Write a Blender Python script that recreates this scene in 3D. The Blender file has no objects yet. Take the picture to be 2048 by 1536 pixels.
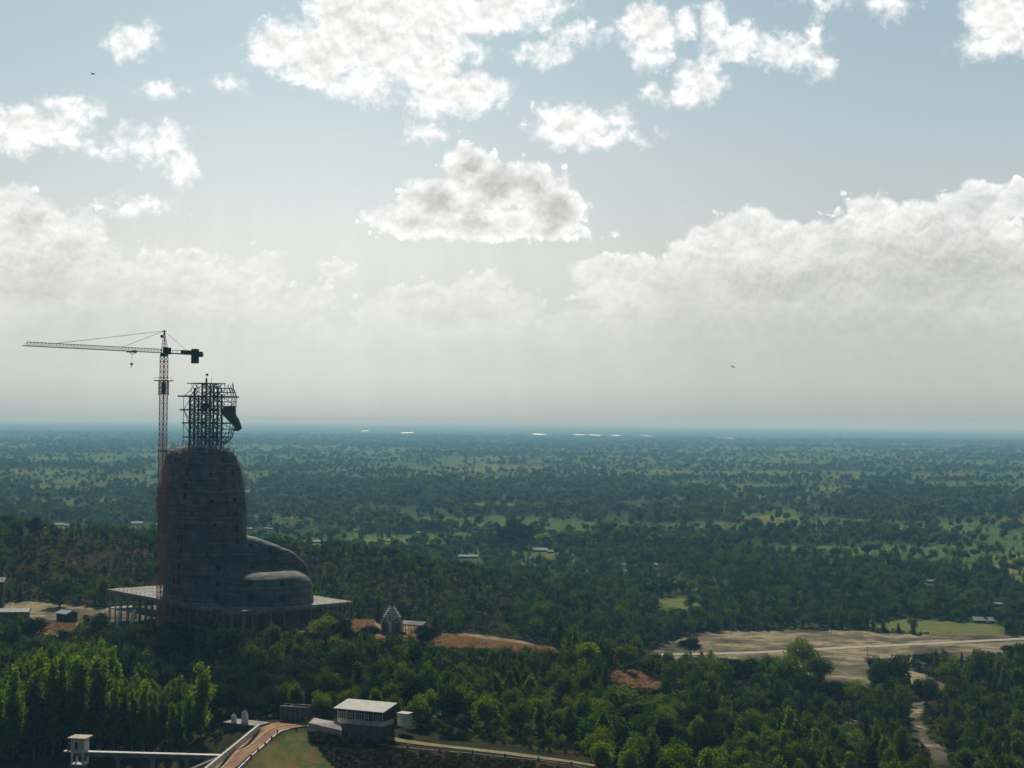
import bpy, math, random
import numpy as np
from mathutils import Vector, Matrix, Euler
from mathutils.bvhtree import BVHTree
from math import radians, sin, cos, pi, atan2, sqrt, asin

SC = bpy.context.scene
COL = SC.collection
R_ = random.Random(7)
NR = np.random.RandomState(11)

# ------------------------------------------------------------------ camera
F = 3100.0                       # focal length in photograph pixels (2048 wide)
CAMZ = 106.1
PITCH, ROLL = 1.395, 0.52
cd = bpy.data.cameras.new('camera'); cam = bpy.data.objects.new('camera', cd); COL.objects.link(cam)
cd.sensor_width = 36.0; cd.lens = 36.0 * F / 2048.0
cd.clip_start = 1.0; cd.clip_end = 200000.0
RM = Euler((radians(90 + PITCH), 0, 0)).to_matrix() @ Matrix.Rotation(radians(ROLL), 3, 'Z')
cam.matrix_world = Matrix.Translation((0, 0, CAMZ)) @ RM.to_4x4()
SC.camera = cam
CP = Vector((0, 0, CAMZ)); RMT = RM.transposed()

# ------------------------------------------------------------------ view, light
SC.render.engine = 'CYCLES'
SC.view_settings.view_transform = 'Standard'
SC.view_settings.look = 'None'
SC.view_settings.exposure = 0.0
SC.view_settings.gamma = 1.0
SC.cycles.max_bounces = 5
SC.cycles.diffuse_bounces = 2
SC.cycles.glossy_bounces = 2
SC.cycles.transmission_bounces = 3
SC.cycles.volume_bounces = 0
SC.cycles.transparent_max_bounces = 6
SC.cycles.use_denoising = True
SC.cycles.use_adaptive_sampling = True
SC.cycles.adaptive_threshold = 0.02

SUN_AZ, SUN_EL = -8.0, 38.0      # azimuth from +Y towards +X
sd = bpy.data.lights.new('sun', 'SUN'); sun = bpy.data.objects.new('sun', sd); COL.objects.link(sun)
sd.energy = 4.5; sd.angle = radians(0.5); sd.color = (1.0, 0.93, 0.80)
sv = Vector((sin(radians(SUN_AZ)) * cos(radians(SUN_EL)), cos(radians(SUN_AZ)) * cos(radians(SUN_EL)), sin(radians(SUN_EL))))
sun.rotation_euler = sv.to_track_quat('Z', 'Y').to_euler()
sun.location = (0, 0, 400)


def ray(px, py):
    d = RM @ Vector(((px - 1024) / F, -(py - 768) / F, -1.0))
    return d / d.y


def at(px, py, Y):
    return CP + ray(px, py) * Y


def proj(x, y, z):
    v = RMT @ (Vector((x, y, z)) - CP)
    return 1024 + F * v.x / -v.z, 768 - F * v.y / -v.z


RMn = np.array(RMT)


def projn(x, y, z):
    P = np.stack([x, y, z - CAMZ], -1) @ RMn.T
    w = np.maximum(-P[..., 2], 1.0)
    return 1024 + F * P[..., 0] / w, 768 - F * P[..., 1] / w


# ------------------------------------------------------------------ node helpers
class NT:
    def __init__(s, tree):
        s.t = tree; s.n = tree.nodes; s.l = tree.links

    def node(s, kind, **kw):
        n = s.n.new(kind)
        for k, v in kw.items(): setattr(n, k, v)
        return n

    def put(s, sock, v):
        if isinstance(v, bpy.types.NodeSocket): s.l.new(v, sock)
        elif v is not None:
            if isinstance(v, (tuple, list)) and sock.type == 'RGBA' and len(v) == 3: v = (*v, 1)
            sock.default_value = v

    def math(s, op, a, b=None, c=None, clamp=False):
        n = s.node('ShaderNodeMath', operation=op, use_clamp=clamp)
        s.put(n.inputs[0], a)
        if b is not None: s.put(n.inputs[1], b)
        if c is not None: s.put(n.inputs[2], c)
        return n.outputs[0]

    def vec(s, op, a, b=None, c=None, out=0):
        n = s.node('ShaderNodeVectorMath', operation=op)
        s.put(n.inputs[0], a)
        if b is not None: s.put(n.inputs[1], b)
        if c is not None: s.put(n.inputs[2], c)
        return n.outputs['Value'] if out == 'v' else n.outputs[0]

    def noise(s, vec, scale, detail=3.0, rough=0.55, color=False):
        n = s.node('ShaderNodeTexNoise')
        if vec is not None: s.l.new(vec, n.inputs['Vector'])
        n.inputs['Scale'].default_value = scale; n.inputs['Detail'].default_value = detail
        n.inputs['Roughness'].default_value = rough
        return n.outputs['Color' if color else 'Fac']

    def ramp(s, fac, stops, interp='LINEAR'):
        n = s.node('ShaderNodeValToRGB'); cr = n.color_ramp; cr.interpolation = interp
        while len(cr.elements) < len(stops): cr.elements.new(0.5)
        for e, (p, c) in zip(cr.elements, stops):
            e.position = p
            if not isinstance(c, (tuple, list)): c = (c, c, c)
            e.color = (*c, 1)
        s.l.new(fac, n.inputs[0])
        return n.outputs[0]

    def mix(s, fac, a, b, mode='MIX'):
        n = s.node('ShaderNodeMix', data_type='RGBA', blend_type=mode)
        s.put(n.inputs['Factor'], fac); s.put(n.inputs['A'], a); s.put(n.inputs['B'], b)
        for o in n.outputs:
            if o.type == 'RGBA': return o

    def range(s, v, a, b, c, d, smooth=False):
        n = s.node('ShaderNodeMapRange', interpolation_type='SMOOTHSTEP' if smooth else 'LINEAR')
        s.put(n.inputs['Value'], v)
        for k, x in zip(('From Min', 'From Max', 'To Min', 'To Max'), (a, b, c, d)): s.put(n.inputs[k], x)
        return n.outputs[0]


# ------------------------------------------------------------------ world: Nishita sky and cumulus
def dir_uv(px, py):
    d = ray(px, py).normalized()
    return atan2(d.x, d.y) * 31.0, asin(d.z) * 31.0          # hundreds of photo pixels

CUM = [(850,85,110,40),(265,78,45,26),(300,60,24,18),(240,94,28,16),(320,182,30,16),(455,170,24,12),
 (560,95,62,52),(640,110,75,60),(700,50,90,80),(620,145,60,30),(770,110,85,60),(810,25,150,55),(960,25,150,40),
 (1050,10,80,30),(700,170,50,28),(735,190,50,16),(860,150,60,45),(900,195,90,40),(960,180,55,38),(870,222,45,16),
 (855,268,30,14),(1090,110,46,26),(1160,72,48,16),(1290,55,55,48),(1310,110,40,30),(1365,48,28,25),
 (1430,35,28,36),(1480,85,60,32),(1560,105,72,32),(1637,72,16,30),(1640,125,26,26),(1400,165,50,36),(1425,135,22,24),
 (1370,195,36,26),(1305,185,20,14),(1150,255,85,36),(1120,232,46,24),(1235,240,26,20),(1190,272,80,20),(1980,88,50,26),
 (1770,12,40,16),(1640,2,34,12),(1990,22,62,50),(2015,70,45,36),(60,250,95,42),(150,225,50,24),(30,290,46,24),
 (130,278,50,16),(310,285,60,26),(335,275,36,20),(225,302,46,9),(365,340,28,36),(280,418,44,14)]
BIG = [(940,335,52,42),(985,370,100,46),(1060,372,55,46),(1110,425,60,48),(870,405,70,46),(820,445,80,30),(950,448,170,32),
 (1080,460,92,22),(745,437,28,10),(1125,372,12,24)]
BANK = [(300,690,420,120),(1650,690,620,130),(950,720,520,80),(30,395,50,30),(50,455,95,60),(172,450,40,38),(130,510,120,50),(310,518,50,34),(375,518,50,28),(460,532,92,28),
 (515,520,42,20),(540,552,42,36),(300,580,260,60),(80,570,150,90),(675,538,42,20),(620,595,62,26),(850,592,120,32),
 (960,567,60,28),(900,625,200,55),(1200,545,66,38),(1265,538,70,34),(1230,585,92,34),(1490,455,76,42),(1440,485,70,44),
 (1400,515,84,40),(1555,490,92,50),(1750,428,66,40),(1700,485,120,60),(1850,452,90,52),(1950,420,92,50),(2040,400,60,40),
 (1600,575,350,95),(1900,550,260,120),(1350,580,120,50)]

w = bpy.data.worlds.new('World'); SC.world = w; w.use_nodes = True
w.node_tree.nodes.clear(); W = NT(w.node_tree)
wo = W.node('ShaderNodeOutputWorld'); bg = W.node('ShaderNodeBackground')
sky = W.node('ShaderNodeTexSky', sky_type='NISHITA'); sky.sun_disc = False
sky.sun_elevation = radians(SUN_EL); sky.sun_rotation = radians(SUN_AZ); sky.air_density = 1.0; sky.dust_density = 2.0; sky.altitude = 100
SKY_STRENGTH = 0.11
tc = W.node('ShaderNodeTexCoord'); sep = W.node('ShaderNodeSeparateXYZ'); W.l.new(tc.outputs['Generated'], sep.inputs[0])
az = W.math('ARCTAN2', sep.outputs[0], sep.outputs[1]); el = W.math('ARCSINE', sep.outputs[2])
comb = W.node('ShaderNodeCombineXYZ'); W.l.new(W.math('MULTIPLY', az, 31.0), comb.inputs[0]); W.l.new(W.math('MULTIPLY', el, 31.0), comb.inputs[1])
uv = comb.outputs[0]
n1 = W.noise(uv, 1.5, 7.0, 0.58, color=True)
warp = W.vec('MULTIPLY', W.vec('SUBTRACT', n1, (0.5, 0.5, 0.5)), (0.95, 0.75, 0))
pu = W.vec('ADD', uv, warp)


def chain(blobs, pu=pu):
    cur = None
    for px, py, rx, ry in blobs:
        u, v = dir_uv(px, py); ix, iy = 100.0 / rx, 100.0 / ry
        L = W.vec('LENGTH', W.vec('MULTIPLY_ADD', pu, (ix, iy, 0), (-u * ix, -v * iy, 0)), out='v')
        L = W.math('SUBTRACT', L, 1.0); L = W.math('MULTIPLY', L, min(rx, ry) / 100.0)
        cur = L if cur is None else W.math('MINIMUM', cur, L)
    return cur                     # signed distance, hundreds of pixels

fine = W.noise(uv, 3.4, 5.0, 0.6)
fine2 = W.noise(W.vec('ADD', uv, (0.03, 0.10, 0)), 3.4, 5.0, 0.6)
relief = W.math('SUBTRACT', fine, fine2)
fz = W.math('SUBTRACT', fine, 0.5)
wv = W.vec('ADD', uv, W.vec('MULTIPLY', W.vec('SUBTRACT', W.noise(uv, 3.0, 3.0, 0.5, color=True), (0.5, 0.5, 0.5)), (0.35, 0.35, 0)))


def billow(off):
    n = W.node('ShaderNodeTexVoronoi', feature='SMOOTH_F1', voronoi_dimensions='2D'); n.inputs['Scale'].default_value = 2.1; n.inputs['Detail'].default_value = 3.0
    n.inputs['Roughness'].default_value = 0.55; n.inputs['Lacunarity'].default_value = 2.3; n.inputs['Smoothness'].default_value = 0.35
    W.l.new(W.vec('ADD', wv, off), n.inputs['Vector']); return n.outputs['Distance']
bl = billow((0, 0, 0)); bl2 = billow((-0.03, 0.09, 0)); bump_ = W.math('SUBTRACT', bl2, bl)
lowp = W.noise(uv, 1.7, 4.0, 0.55)
relm = W.noise(uv, 2.2, 4.0, 0.5); relm2 = W.noise(W.vec('ADD', uv, (0.05, 0.2, 0)), 2.2, 4.0, 0.5)
relief2 = W.math('SUBTRACT', relm, relm2)

skyc = W.mix(1.0, sky.outputs[0], (SKY_STRENGTH,) * 3, 'MULTIPLY')
# thin high veil: the pale milky air that whitens the sky towards the horizon and around the sun
v_el = W.math('MULTIPLY', el, 31.0)
veil = W.range(v_el, 1.5, 8.5, 0.93, 0.12, True)
du = W.math('SUBTRACT', W.math('MULTIPLY', az, 31.0), -4.0)
sunward = W.range(W.math('ABSOLUTE', du), 0.0, 12.0, 0.50, 0.0, True)
veil = W.math('ADD', veil, W.math('MULTIPLY', sunward, 0.55), clamp=True)
veil = W.math('ADD', veil, W.math('MULTIPLY', W.math('SUBTRACT', lowp, 0.5), 0.12), clamp=True)
veilc = W.ramp(W.range(v_el, 0.0, 8.0, 0.0, 1.0), [(0.0, (0.37, 0.43, 0.435)), (0.045, (0.46, 0.50, 0.485)), (0.1, (0.54, 0.56, 0.53)), (0.4, (0.62, 0.635, 0.605)), (0.7, (0.54, 0.61, 0.63)), (1.0, (0.44, 0.57, 0.62))])
veilc = W.mix(1.0, veilc, W.math('ADD', W.math('MULTIPLY', sunward, 0.62), 0.97), 'MULTIPLY')
blue = W.ramp(W.range(v_el, 2.0, 9.0, 0.0, 1.0), [(0.0, (0.46, 0.54, 0.58)), (0.5, (0.35, 0.48, 0.54)), (1.0, (0.25, 0.40, 0.48))])
base = W.mix(0.85, skyc, blue)
base = W.mix(veil, base, veilc)
# faint crepuscular rays fanning down from the sun through the milky air
phi = W.math('ARCTAN2', W.math('SUBTRACT', az, radians(SUN_AZ)), W.math('SUBTRACT', radians(SUN_EL), el))
cph = W.node('ShaderNodeCombineXYZ'); W.l.new(W.math('MULTIPLY', phi, 26.0), cph.inputs[0])
rays = W.range(W.noise(cph.outputs[0], 1.0, 2.0, 0.5), 0.35, 0.65, -0.022, 0.022)
raym = W.math('ADD', W.math('MULTIPLY', rays, W.range(v_el, 6.0, 3.0, 0.0, 1.0, True)), 1.0)


def layer(under, d, edge, light, dark, relief_amt, thick, fade=None, puff=0.0, wisp=0.55):
    dd = W.math('ADD', d, W.math('MULTIPLY', fz, -wisp))
    dd = W.math('ADD', dd, W.math('MULTIPLY', W.math('MAXIMUM', W.math('MINIMUM', W.math('SUBTRACT', bl, 0.60), 0.10), -0.28), puff))
    alpha = W.range(dd, edge, -edge * 1.3, 0.0, 1.0, True)
    if fade is not None: alpha = W.math('MULTIPLY', alpha, fade)
    core = W.range(W.math('ADD', d, W.math('MULTIPLY', W.math('SUBTRACT', lowp, 0.5), 0.7)), 0.02, -thick, 0.0, 1.0, True)
    br = W.math('ADD', W.math('MULTIPLY', core, dark - light), light)
    br = W.math('ADD', br, W.math('MULTIPLY', relief, relief_amt))
    br = W.math('ADD', br, W.math('MULTIPLY', relief2, relief_amt * 1.2))
    br = W.math('ADD', br, W.math('MULTIPLY', bump_, puff * 0.5))
    c = W.mix(1.0, br, (1.0, 1.0, 0.985), 'MULTIPLY')
    return W.mix(alpha, under, c)

bank = layer(base, chain(BANK), 0.06, 0.96, 0.63, 0.10, 0.9, W.math('MULTIPLY', W.range(v_el, 0.6, 4.4, 0.0, 0.95, True), W.range(W.noise(W.vec('MULTIPLY', uv, (0.8, 1.5, 1)), 0.9, 4.0, 0.6), 0.36, 0.52, 0.62, 1.0, True)), 0.45, 0.2)
bank = W.mix(1.0, bank, raym, 'MULTIPLY')
allc = layer(bank, chain([(a, b, c * 1.12, d * 1.15) for a, b, c, d in BIG], W.vec('ADD', uv, W.vec('MULTIPLY', warp, (0.35, 0.35, 0)))), 0.06, 1.02, 0.60, 0.12, 0.5, None, 0.34, 0.38)
allc = layer(allc, chain(CUM), 0.15, 1.08, 0.88, 0.45, 0.45, None, 0.25, 0.55)
front = W.range(sep.outputs[1], 0.35, 0.85, 0.0, 1.0)     # the modelled cloud field lies ahead; dimmed sky behind
upper = W.range(v_el, 9.6, 18.0, 1.0, 0.0, True)        # sky overhead and behind the viewer dimmed to cut fill light
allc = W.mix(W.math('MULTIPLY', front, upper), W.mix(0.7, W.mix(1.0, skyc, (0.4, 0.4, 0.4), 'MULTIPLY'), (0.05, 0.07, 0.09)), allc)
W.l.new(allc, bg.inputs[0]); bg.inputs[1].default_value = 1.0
W.l.new(bg.outputs[0], wo.inputs[0])
w.cycles.sampling_method = 'MANUAL'; w.cycles.sample_map_resolution = 512

# ------------------------------------------------------------------ object helpers
def tag(o, label=None, cat=None, group=None, kind=None):
    if label: o['label'] = label
    if cat: o['category'] = cat
    if group: o['group'] = group
    if kind: o['kind'] = kind
    return o


def empty(name, loc=(0, 0, 0), rz=0.0):
    o = bpy.data.objects.new(name, None); COL.objects.link(o); o.location = loc; o.rotation_euler = (0, 0, rz); return o


class MB:
    def __init__(s): s.v = []; s.f = []

    def quad(s, *p):
        b = len(s.v); s.v += [tuple(x) for x in p]; s.f.append(tuple(range(b, b + len(p))))

    def prism(s, pts, h=None, top=None):
        """closed prism: pts = bottom loop, top loop = pts raised by h (or given)"""
        n = len(pts); b = len(s.v); pts = [Vector(p) for p in pts]
        top = [Vector(p) for p in top] if top else [p + Vector((0, 0, h)) for p in pts]
        s.v += [tuple(p) for p in pts] + [tuple(p) for p in top]
        s.f.append(tuple(b + i for i in reversed(range(n)))); s.f.append(tuple(b + n + i for i in range(n)))
        for i in range(n):
            j = (i + 1) % n; s.f.append((b + i, b + j, b + n + j, b + n + i))

    def box(s, c, size, rz=0.0):
        x, y, z = c; a, b_, h = size[0] / 2, size[1] / 2, size[2] / 2
        cs, sn = cos(rz), sin(rz)
        pts = [(x + cs * i * a - sn * j * b_, y + sn * i * a + cs * j * b_, z - h) for i, j in ((-1, -1), (1, -1), (1, 1), (-1, 1))]
        s.prism(pts, 2 * h)

    def bar(s, p, q, r, r2=None, n=4):
        p, q = Vector(p), Vector(q); d = (q - p)
        if d.length < 1e-6: return
        d.normalize(); r2 = r if r2 is None else r2
        a = d.orthogonal().normalized() if abs(d.z) < 0.9 else (Vector((1, 0, 0)) - d * d.x).normalized()
        b = d.cross(a)
        A = [p + (a * cos(2 * pi * (i + .5) / n) + b * sin(2 * pi * (i + .5) / n)) * r for i in range(n)]
        B = [q + (a * cos(2 * pi * (i + .5) / n) + b * sin(2 * pi * (i + .5) / n)) * r2 for i in range(n)]
        s.prism(A, top=B)

    def lathe(s, c, prof, n=16):
        c = Vector(c); b = len(s.v)
        for r, z in prof:
            for i in range(n): s.v.append((c.x + r * cos(2 * pi * i / n), c.y + r * sin(2 * pi * i / n), c.z + z))
        m = len(prof)
        for k in range(m - 1):
            for i in range(n):
                j = (i + 1) % n; s.f.append((b + k * n + i, b + k * n + j, b + (k + 1) * n + j, b + (k + 1) * n + i))
        s.f.append(tuple(b + i for i in reversed(range(n)))); s.f.append(tuple(b + (m - 1) * n + i for i in range(n)))

    def build(s, name, mat, parent=None, smooth=False):
        me = bpy.data.meshes.new(name); me.from_pydata(s.v, [], s.f); me.validate(); me.update()
        if mat: me.materials.append(mat)
        if smooth: me.shade_smooth()
        o = bpy.data.objects.new(name, me); COL.objects.link(o)
        if parent: o.parent = parent; o.matrix_parent_inverse = Matrix()
        return o


_mats = {}
def mat(name, color, rough=0.85, var=0.25, scale=0.5, bump=0.0, bscale=3.0, metal=0.0, color2=None, spec=0.12, stretch=None):
    if name in _mats: return _mats[name]
    m = bpy.data.materials.new(name); m.use_nodes = True; N = NT(m.node_tree)
    p = m.node_tree.nodes['Principled BSDF']; g = N.node('ShaderNodeNewGeometry')
    pos = g.outputs['Position']
    if stretch: pos = N.vec('MULTIPLY', pos, stretch)
    nz = N.noise(pos, scale, 5.0, 0.6)
    c2 = color2 or tuple(x * (1 - var) for x in color)
    c1 = tuple(min(1, x * (1 + var * 0.6)) for x in color)
    N.l.new(N.ramp(nz, [(0.32, c2), (0.68, c1)]), p.inputs['Base Color'])
    p.inputs['Roughness'].default_value = rough; p.inputs['Metallic'].default_value = metal
    p.inputs['Specular IOR Level'].default_value = spec
    if bump:
        bn = N.node('ShaderNodeBump'); bn.inputs['Strength'].default_value = bump; bn.inputs['Distance'].default_value = 0.2
        N.l.new(N.noise(pos, bscale, 4.0), bn.inputs['Height']); N.l.new(bn.outputs[0], p.inputs['Normal'])
    _mats[name] = m
    return m


M_conc = mat('pale_concrete', (0.30, 0.285, 0.26), 0.9, 0.5, 0.22, 0.3)
M_concd = mat('weathered_concrete', (0.20, 0.20, 0.195), 0.92, 0.4, 0.5, 0.4)
M_white = mat('whitewash', (0.68, 0.68, 0.65), 0.85, 0.25, 0.8)
M_roofw = mat('pale_metal_roof', (0.46, 0.47, 0.44), 0.75, 0.18, 0.6, spec=0.15)
M_roofb = mat('blue_grey_roof', (0.22, 0.28, 0.40), 0.7, 0.15, 0.6, spec=0.2)
M_dark = mat('dark_opening', (0.006, 0.006, 0.007), 0.9, 0.2)
M_steel = mat('dark_teal_steel', (0.035, 0.06, 0.065), 0.6, 0.3, 1.0)
M_rust = mat('rusty_rebar', (0.10, 0.055, 0.035), 0.8, 0.3, 1.0)
M_orange = mat('orange_crane_paint', (0.62, 0.19, 0.035), 0.55, 0.3, 0.8)
M_jib = mat('cream_jib_paint', (0.16, 0.16, 0.13), 0.5, 0.2, 0.8)
M_craned = mat('dark_crane_steel', (0.03, 0.05, 0.06), 0.5, 0.3, 0.8)
M_brick = mat('red_brown_brick', (0.16, 0.065, 0.045), 0.9, 0.3, 1.2)
M_wood = mat('dark_board_wall', (0.07, 0.045, 0.035), 0.85, 0.3, 1.5)
M_stone = mat('stone_pitching', (0.52, 0.46, 0.42), 0.95, 0.45, 0.9, 0.8, 1.5)
M_stoned = mat('grey_stone_wall', (0.12, 0.122, 0.12), 0.95, 0.35, 0.9, 0.6, 1.5)
M_gold = mat('red_gold_paint', (0.32, 0.10, 0.04), 0.6, 0.3, 1.5)
M_green = mat('green_panel', (0.05, 0.16, 0.10), 0.6, 0.3, 1.5)
M_tan = mat('tan_roof_slab', (0.50, 0.42, 0.32), 0.85, 0.25, 1.0)
M_trunk = mat('bark', (0.10, 0.08, 0.06), 0.95, 0.35, 2.0)
M_trunkp = mat('pale_bark', (0.26, 0.21, 0.17), 0.9, 0.35, 2.0)
M_purple = mat('purple_fascia', (0.10, 0.05, 0.12), 0.7, 0.2)


def leaf_mat(name, c1, c2, trans=0.45, tcol=None, rvar=0.06):
    m = bpy.data.materials.new(name); m.use_nodes = True; N = NT(m.node_tree); m.node_tree.nodes.clear()
    out = N.node('ShaderNodeOutputMaterial'); oi = N.node('ShaderNodeObjectInfo'); g = N.node('ShaderNodeNewGeometry')
    nz = N.noise(g.outputs['Position'], 0.55, 3.0)
    f = N.math('ADD', N.math('MULTIPLY', oi.outputs['Random'], 0.55), N.math('MULTIPLY', nz, 0.45))
    c = N.ramp(f, [(0.2, c1), (0.75, c2)])
    hs = N.node('ShaderNodeHueSaturation'); N.l.new(c, hs.inputs['Color'])
    N.l.new(N.range(N.math('FRACT', N.math('MULTIPLY', oi.outputs['Random'], 7.31)), 0, 1, 0.5 - rvar * .5, 0.5 + rvar * .5), hs.inputs['Hue'])
    N.l.new(N.range(N.math('FRACT', N.math('MULTIPLY', oi.outputs['Random'], 13.7)), 0, 1, 0.7, 1.3), hs.inputs['Value'])
    d = N.node('ShaderNodeBsdfDiffuse'); t = N.node('ShaderNodeBsdfTranslucent')
    N.l.new(hs.outputs[0], d.inputs[0])
    N.l.new(N.mix(1.0, hs.outputs[0], tcol or (1.5, 1.35, 0.5), 'MULTIPLY'), t.inputs[0])
    mx = N.node('ShaderNodeMixShader'); mx.inputs[0].default_value = trans
    N.l.new(d.outputs[0], mx.inputs[1]); N.l.new(t.outputs[0], mx.inputs[2]); N.l.new(mx.outputs[0], out.inputs[0])
    return m

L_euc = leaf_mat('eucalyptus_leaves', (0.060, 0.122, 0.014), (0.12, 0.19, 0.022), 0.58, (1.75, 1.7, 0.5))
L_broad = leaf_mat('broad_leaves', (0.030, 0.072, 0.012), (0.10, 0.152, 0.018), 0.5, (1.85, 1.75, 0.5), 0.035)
L_dark = leaf_mat('dark_leaves', (0.011, 0.024, 0.009), (0.028, 0.048, 0.012), 0.25, (1.6, 1.6, 0.6), 0.03)  # dark foliage, colour lowered further to deepen the statue's shadow zone
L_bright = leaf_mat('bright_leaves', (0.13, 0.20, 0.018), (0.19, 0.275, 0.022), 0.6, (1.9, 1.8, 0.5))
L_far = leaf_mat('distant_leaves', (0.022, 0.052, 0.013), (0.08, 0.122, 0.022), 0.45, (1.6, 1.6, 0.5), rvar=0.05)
L_shrub = leaf_mat('shrub_leaves', (0.025, 0.036, 0.013), (0.085, 0.066, 0.032), 0.3, (1.4, 1.3, 0.7), rvar=0.06)
L_dry = leaf_mat('dry_grass_blades', (0.19, 0.12, 0.075), (0.31, 0.23, 0.14), 0.5, (1.2, 1.0, 0.75), 0.03)

# ------------------------------------------------------------------ terrain
_rng = np.random.RandomState(3); _NG = _rng.rand(256, 256)


def vnoise(x, y):
    x = np.asarray(x, float); y = np.asarray(y, float)
    xi = np.floor(x).astype(int); yi = np.floor(y).astype(int); fx = x - xi; fy = y - yi
    fx = fx * fx * (3 - 2 * fx); fy = fy * fy * (3 - 2 * fy)
    g = lambda a, b: _NG[a & 255, b & 255]
    return (g(xi, yi) * (1 - fx) + g(xi + 1, yi) * fx) * (1 - fy) + (g(xi, yi + 1) * (1 - fx) + g(xi + 1, yi + 1) * fx) * fy


def fbm(x, y, o=4):
    s = 0; a = 0.5; t = 0
    for i in range(o):
        s = s + a * vnoise(x * 2 ** i + 17.3 * i, y * 2 ** i + 9.1 * i); t += a; a *= 0.5
    return s / t

CTRL = [  # (photo column, distance, height)
 (0,300,19),(400,300,20),(150,340,20),(330,345,20.5),(0,360,20.5),(150,365,21),(250,372,22),(0,400,21.5),(200,400,22),(330,390,22.5),(395,368,23.5),
 (0,450,23),(200,450,24),(0,500,25),(200,500,25.5),(330,450,24),(0,560,26),(100,560,25.6),(0,610,27),(100,610,27),(230,610,27),(0,645,27.3),(150,640,27.3),
 (440,338,29.8),(480,360,29.8),(520,386,29.8),(560,390,29.6),(600,387,29.2),(660,384,28.7),(730,378,28.2),(800,376,27.8),(900,368,28.2),(1000,358,28.8),(1100,350,28.9),(1170,345,28.8),
 (460,300,29.5),(560,340,26),(600,360,25.5),(650,340,23.5),(750,345,24),(900,340,24.5),(1000,330,24),(700,300,19),(1000,290,17),
 (430,375,25.5),(430,385,27),(470,395,28.2),(560,405,28.8),(640,402,28.6),(740,400,29.2),(740,430,27.5),(850,400,27.5),(600,430,27.5),(480,430,26.5),
 (1000,385,26.5),(1000,425,25),(850,450,26),(1200,380,25.5),(1200,450,24),(1200,520,24),(1100,545,26),(1000,545,27.5),(900,540,29),(900,490,27.5),(800,490,28),
 (330,480,26),(475,480,27),(600,470,28),(330,550,28),(475,530,31),(600,535,32),(660,560,31.5),(740,550,31),(840,550,30.3),(600,600,31),(450,640,29),(330,610,28),
 (780,620,24),(700,620,28),(860,600,23),(1000,600,20),(1100,600,17),(900,700,16.5),(1000,700,14),(1100,740,11.5),(1200,700,6),
 (1300,350,24.5),(1300,440,20),(1300,524,18.5),(1300,600,9),(1450,400,16.5),(1450,500,13),(1450,580,6.5),(1600,430,10.5),(1600,500,8),(1800,440,8),(2048,450,7),(2300,450,7),
 (1450,330,19),(1800,330,12),(2200,330,8),(1350,640,5),(1350,720,3.5),(1500,720,3),(1700,660,3),(1900,570,4),(2048,520,5),(2048,700,3),(1250,760,4),(2300,700,2),
 (0,690,30),(0,745,41),(0,800,50.5),(150,790,46),(300,800,42.5),(300,700,31),(150,700,31),(-250,800,54),(-250,690,30),(-250,500,24),(-250,360,20),(-250,620,27),
 (450,830,40),(620,850,36.5),(800,860,29.5),(1000,850,19),(1000,770,14.5),(800,720,20),(620,700,26),(450,720,30),(1150,870,12),(1300,905,4),(1300,800,4),
 (-250,950,25),(0,930,22),(300,930,17),(620,980,11),(1000,960,4),(-250,1100,0),(0,1080,0),(300,1080,0),(620,1100,0),(1000,1080,0),(1300,1000,0),(1600,850,0),(2048,850,0),(2300,900,0),
 (1600,1050,0),(2200,1100,0),(-250,1300,0),(1000,1300,0),(2300,1300,0),(-800,700,20),(-800,1000,0),(-800,400,18),(2900,500,4),(2900,900,0),(500,200,18),(1500,200,14)]
cx = np.array([(p - 1024) / F * d for p, d, z in CTRL]); cy = np.array([float(d) for p, d, z in CTRL]); cz = np.array([float(z) for p, d, z in CTRL])


def _phi(r2): return np.where(r2 > 0, 0.5 * r2 * np.log(r2 + 1e-12), 0.0)

_S = 0.01
_n = len(cx); _A = np.zeros((_n + 3, _n + 3)); X = cx * _S; Y = cy * _S
_A[:_n, :_n] = _phi((X[:, None] - X[None]) ** 2 + (Y[:, None] - Y[None]) ** 2) + np.eye(_n) * 0.004
_A[:_n, _n] = 1; _A[:_n, _n + 1] = X; _A[:_n, _n + 2] = Y; _A[_n:, :_n] = _A[:_n, _n:].T
_W = np.linalg.solve(_A, np.concatenate([cz, [0, 0, 0]]))


def Hn(x, y):
    x = np.asarray(x, float); y = np.asarray(y, float); sh = x.shape
    xf = x.ravel(); yf = y.ravel(); z = np.zeros_like(xf)
    near = (yf < 1350) & (yf > 100) & (np.abs(xf) < 520)
    xs = xf[near] * _S; ys = yf[near] * _S; o = np.zeros_like(xs)
    for i in range(0, len(xs), 20000):
        a = xs[i:i + 20000]; b = ys[i:i + 20000]
        o[i:i + 20000] = _phi((a[:, None] - X[None]) ** 2 + (b[:, None] - Y[None]) ** 2) @ _W[:_n] + _W[_n] + _W[_n + 1] * a + _W[_n + 2] * b
    fade = np.clip((1300 - yf[near]) / 200, 0, 1) * np.clip((520 - np.abs(xf[near])) / 180, 0, 1) * np.clip((yf[near] - 100) / 120, 0, 1)
    fade = fade * fade * (3 - 2 * fade)
    z[near] = np.clip(o, -1, 60) * fade
    amp = np.clip((z - 2) / 20, 0.05, 1)
    z += (fbm(xf / 22, yf / 22) - 0.5) * 1.6 * amp * np.clip((yf - 395) / 60, 0.03, 1)
    return z.reshape(sh)


def H(x, y): return float(Hn(np.array([x]), np.array([y]))[0])

_Ds = np.concatenate([np.arange(320, 1300, 2.0), np.geomspace(1300, 60000, 400)])


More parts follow.
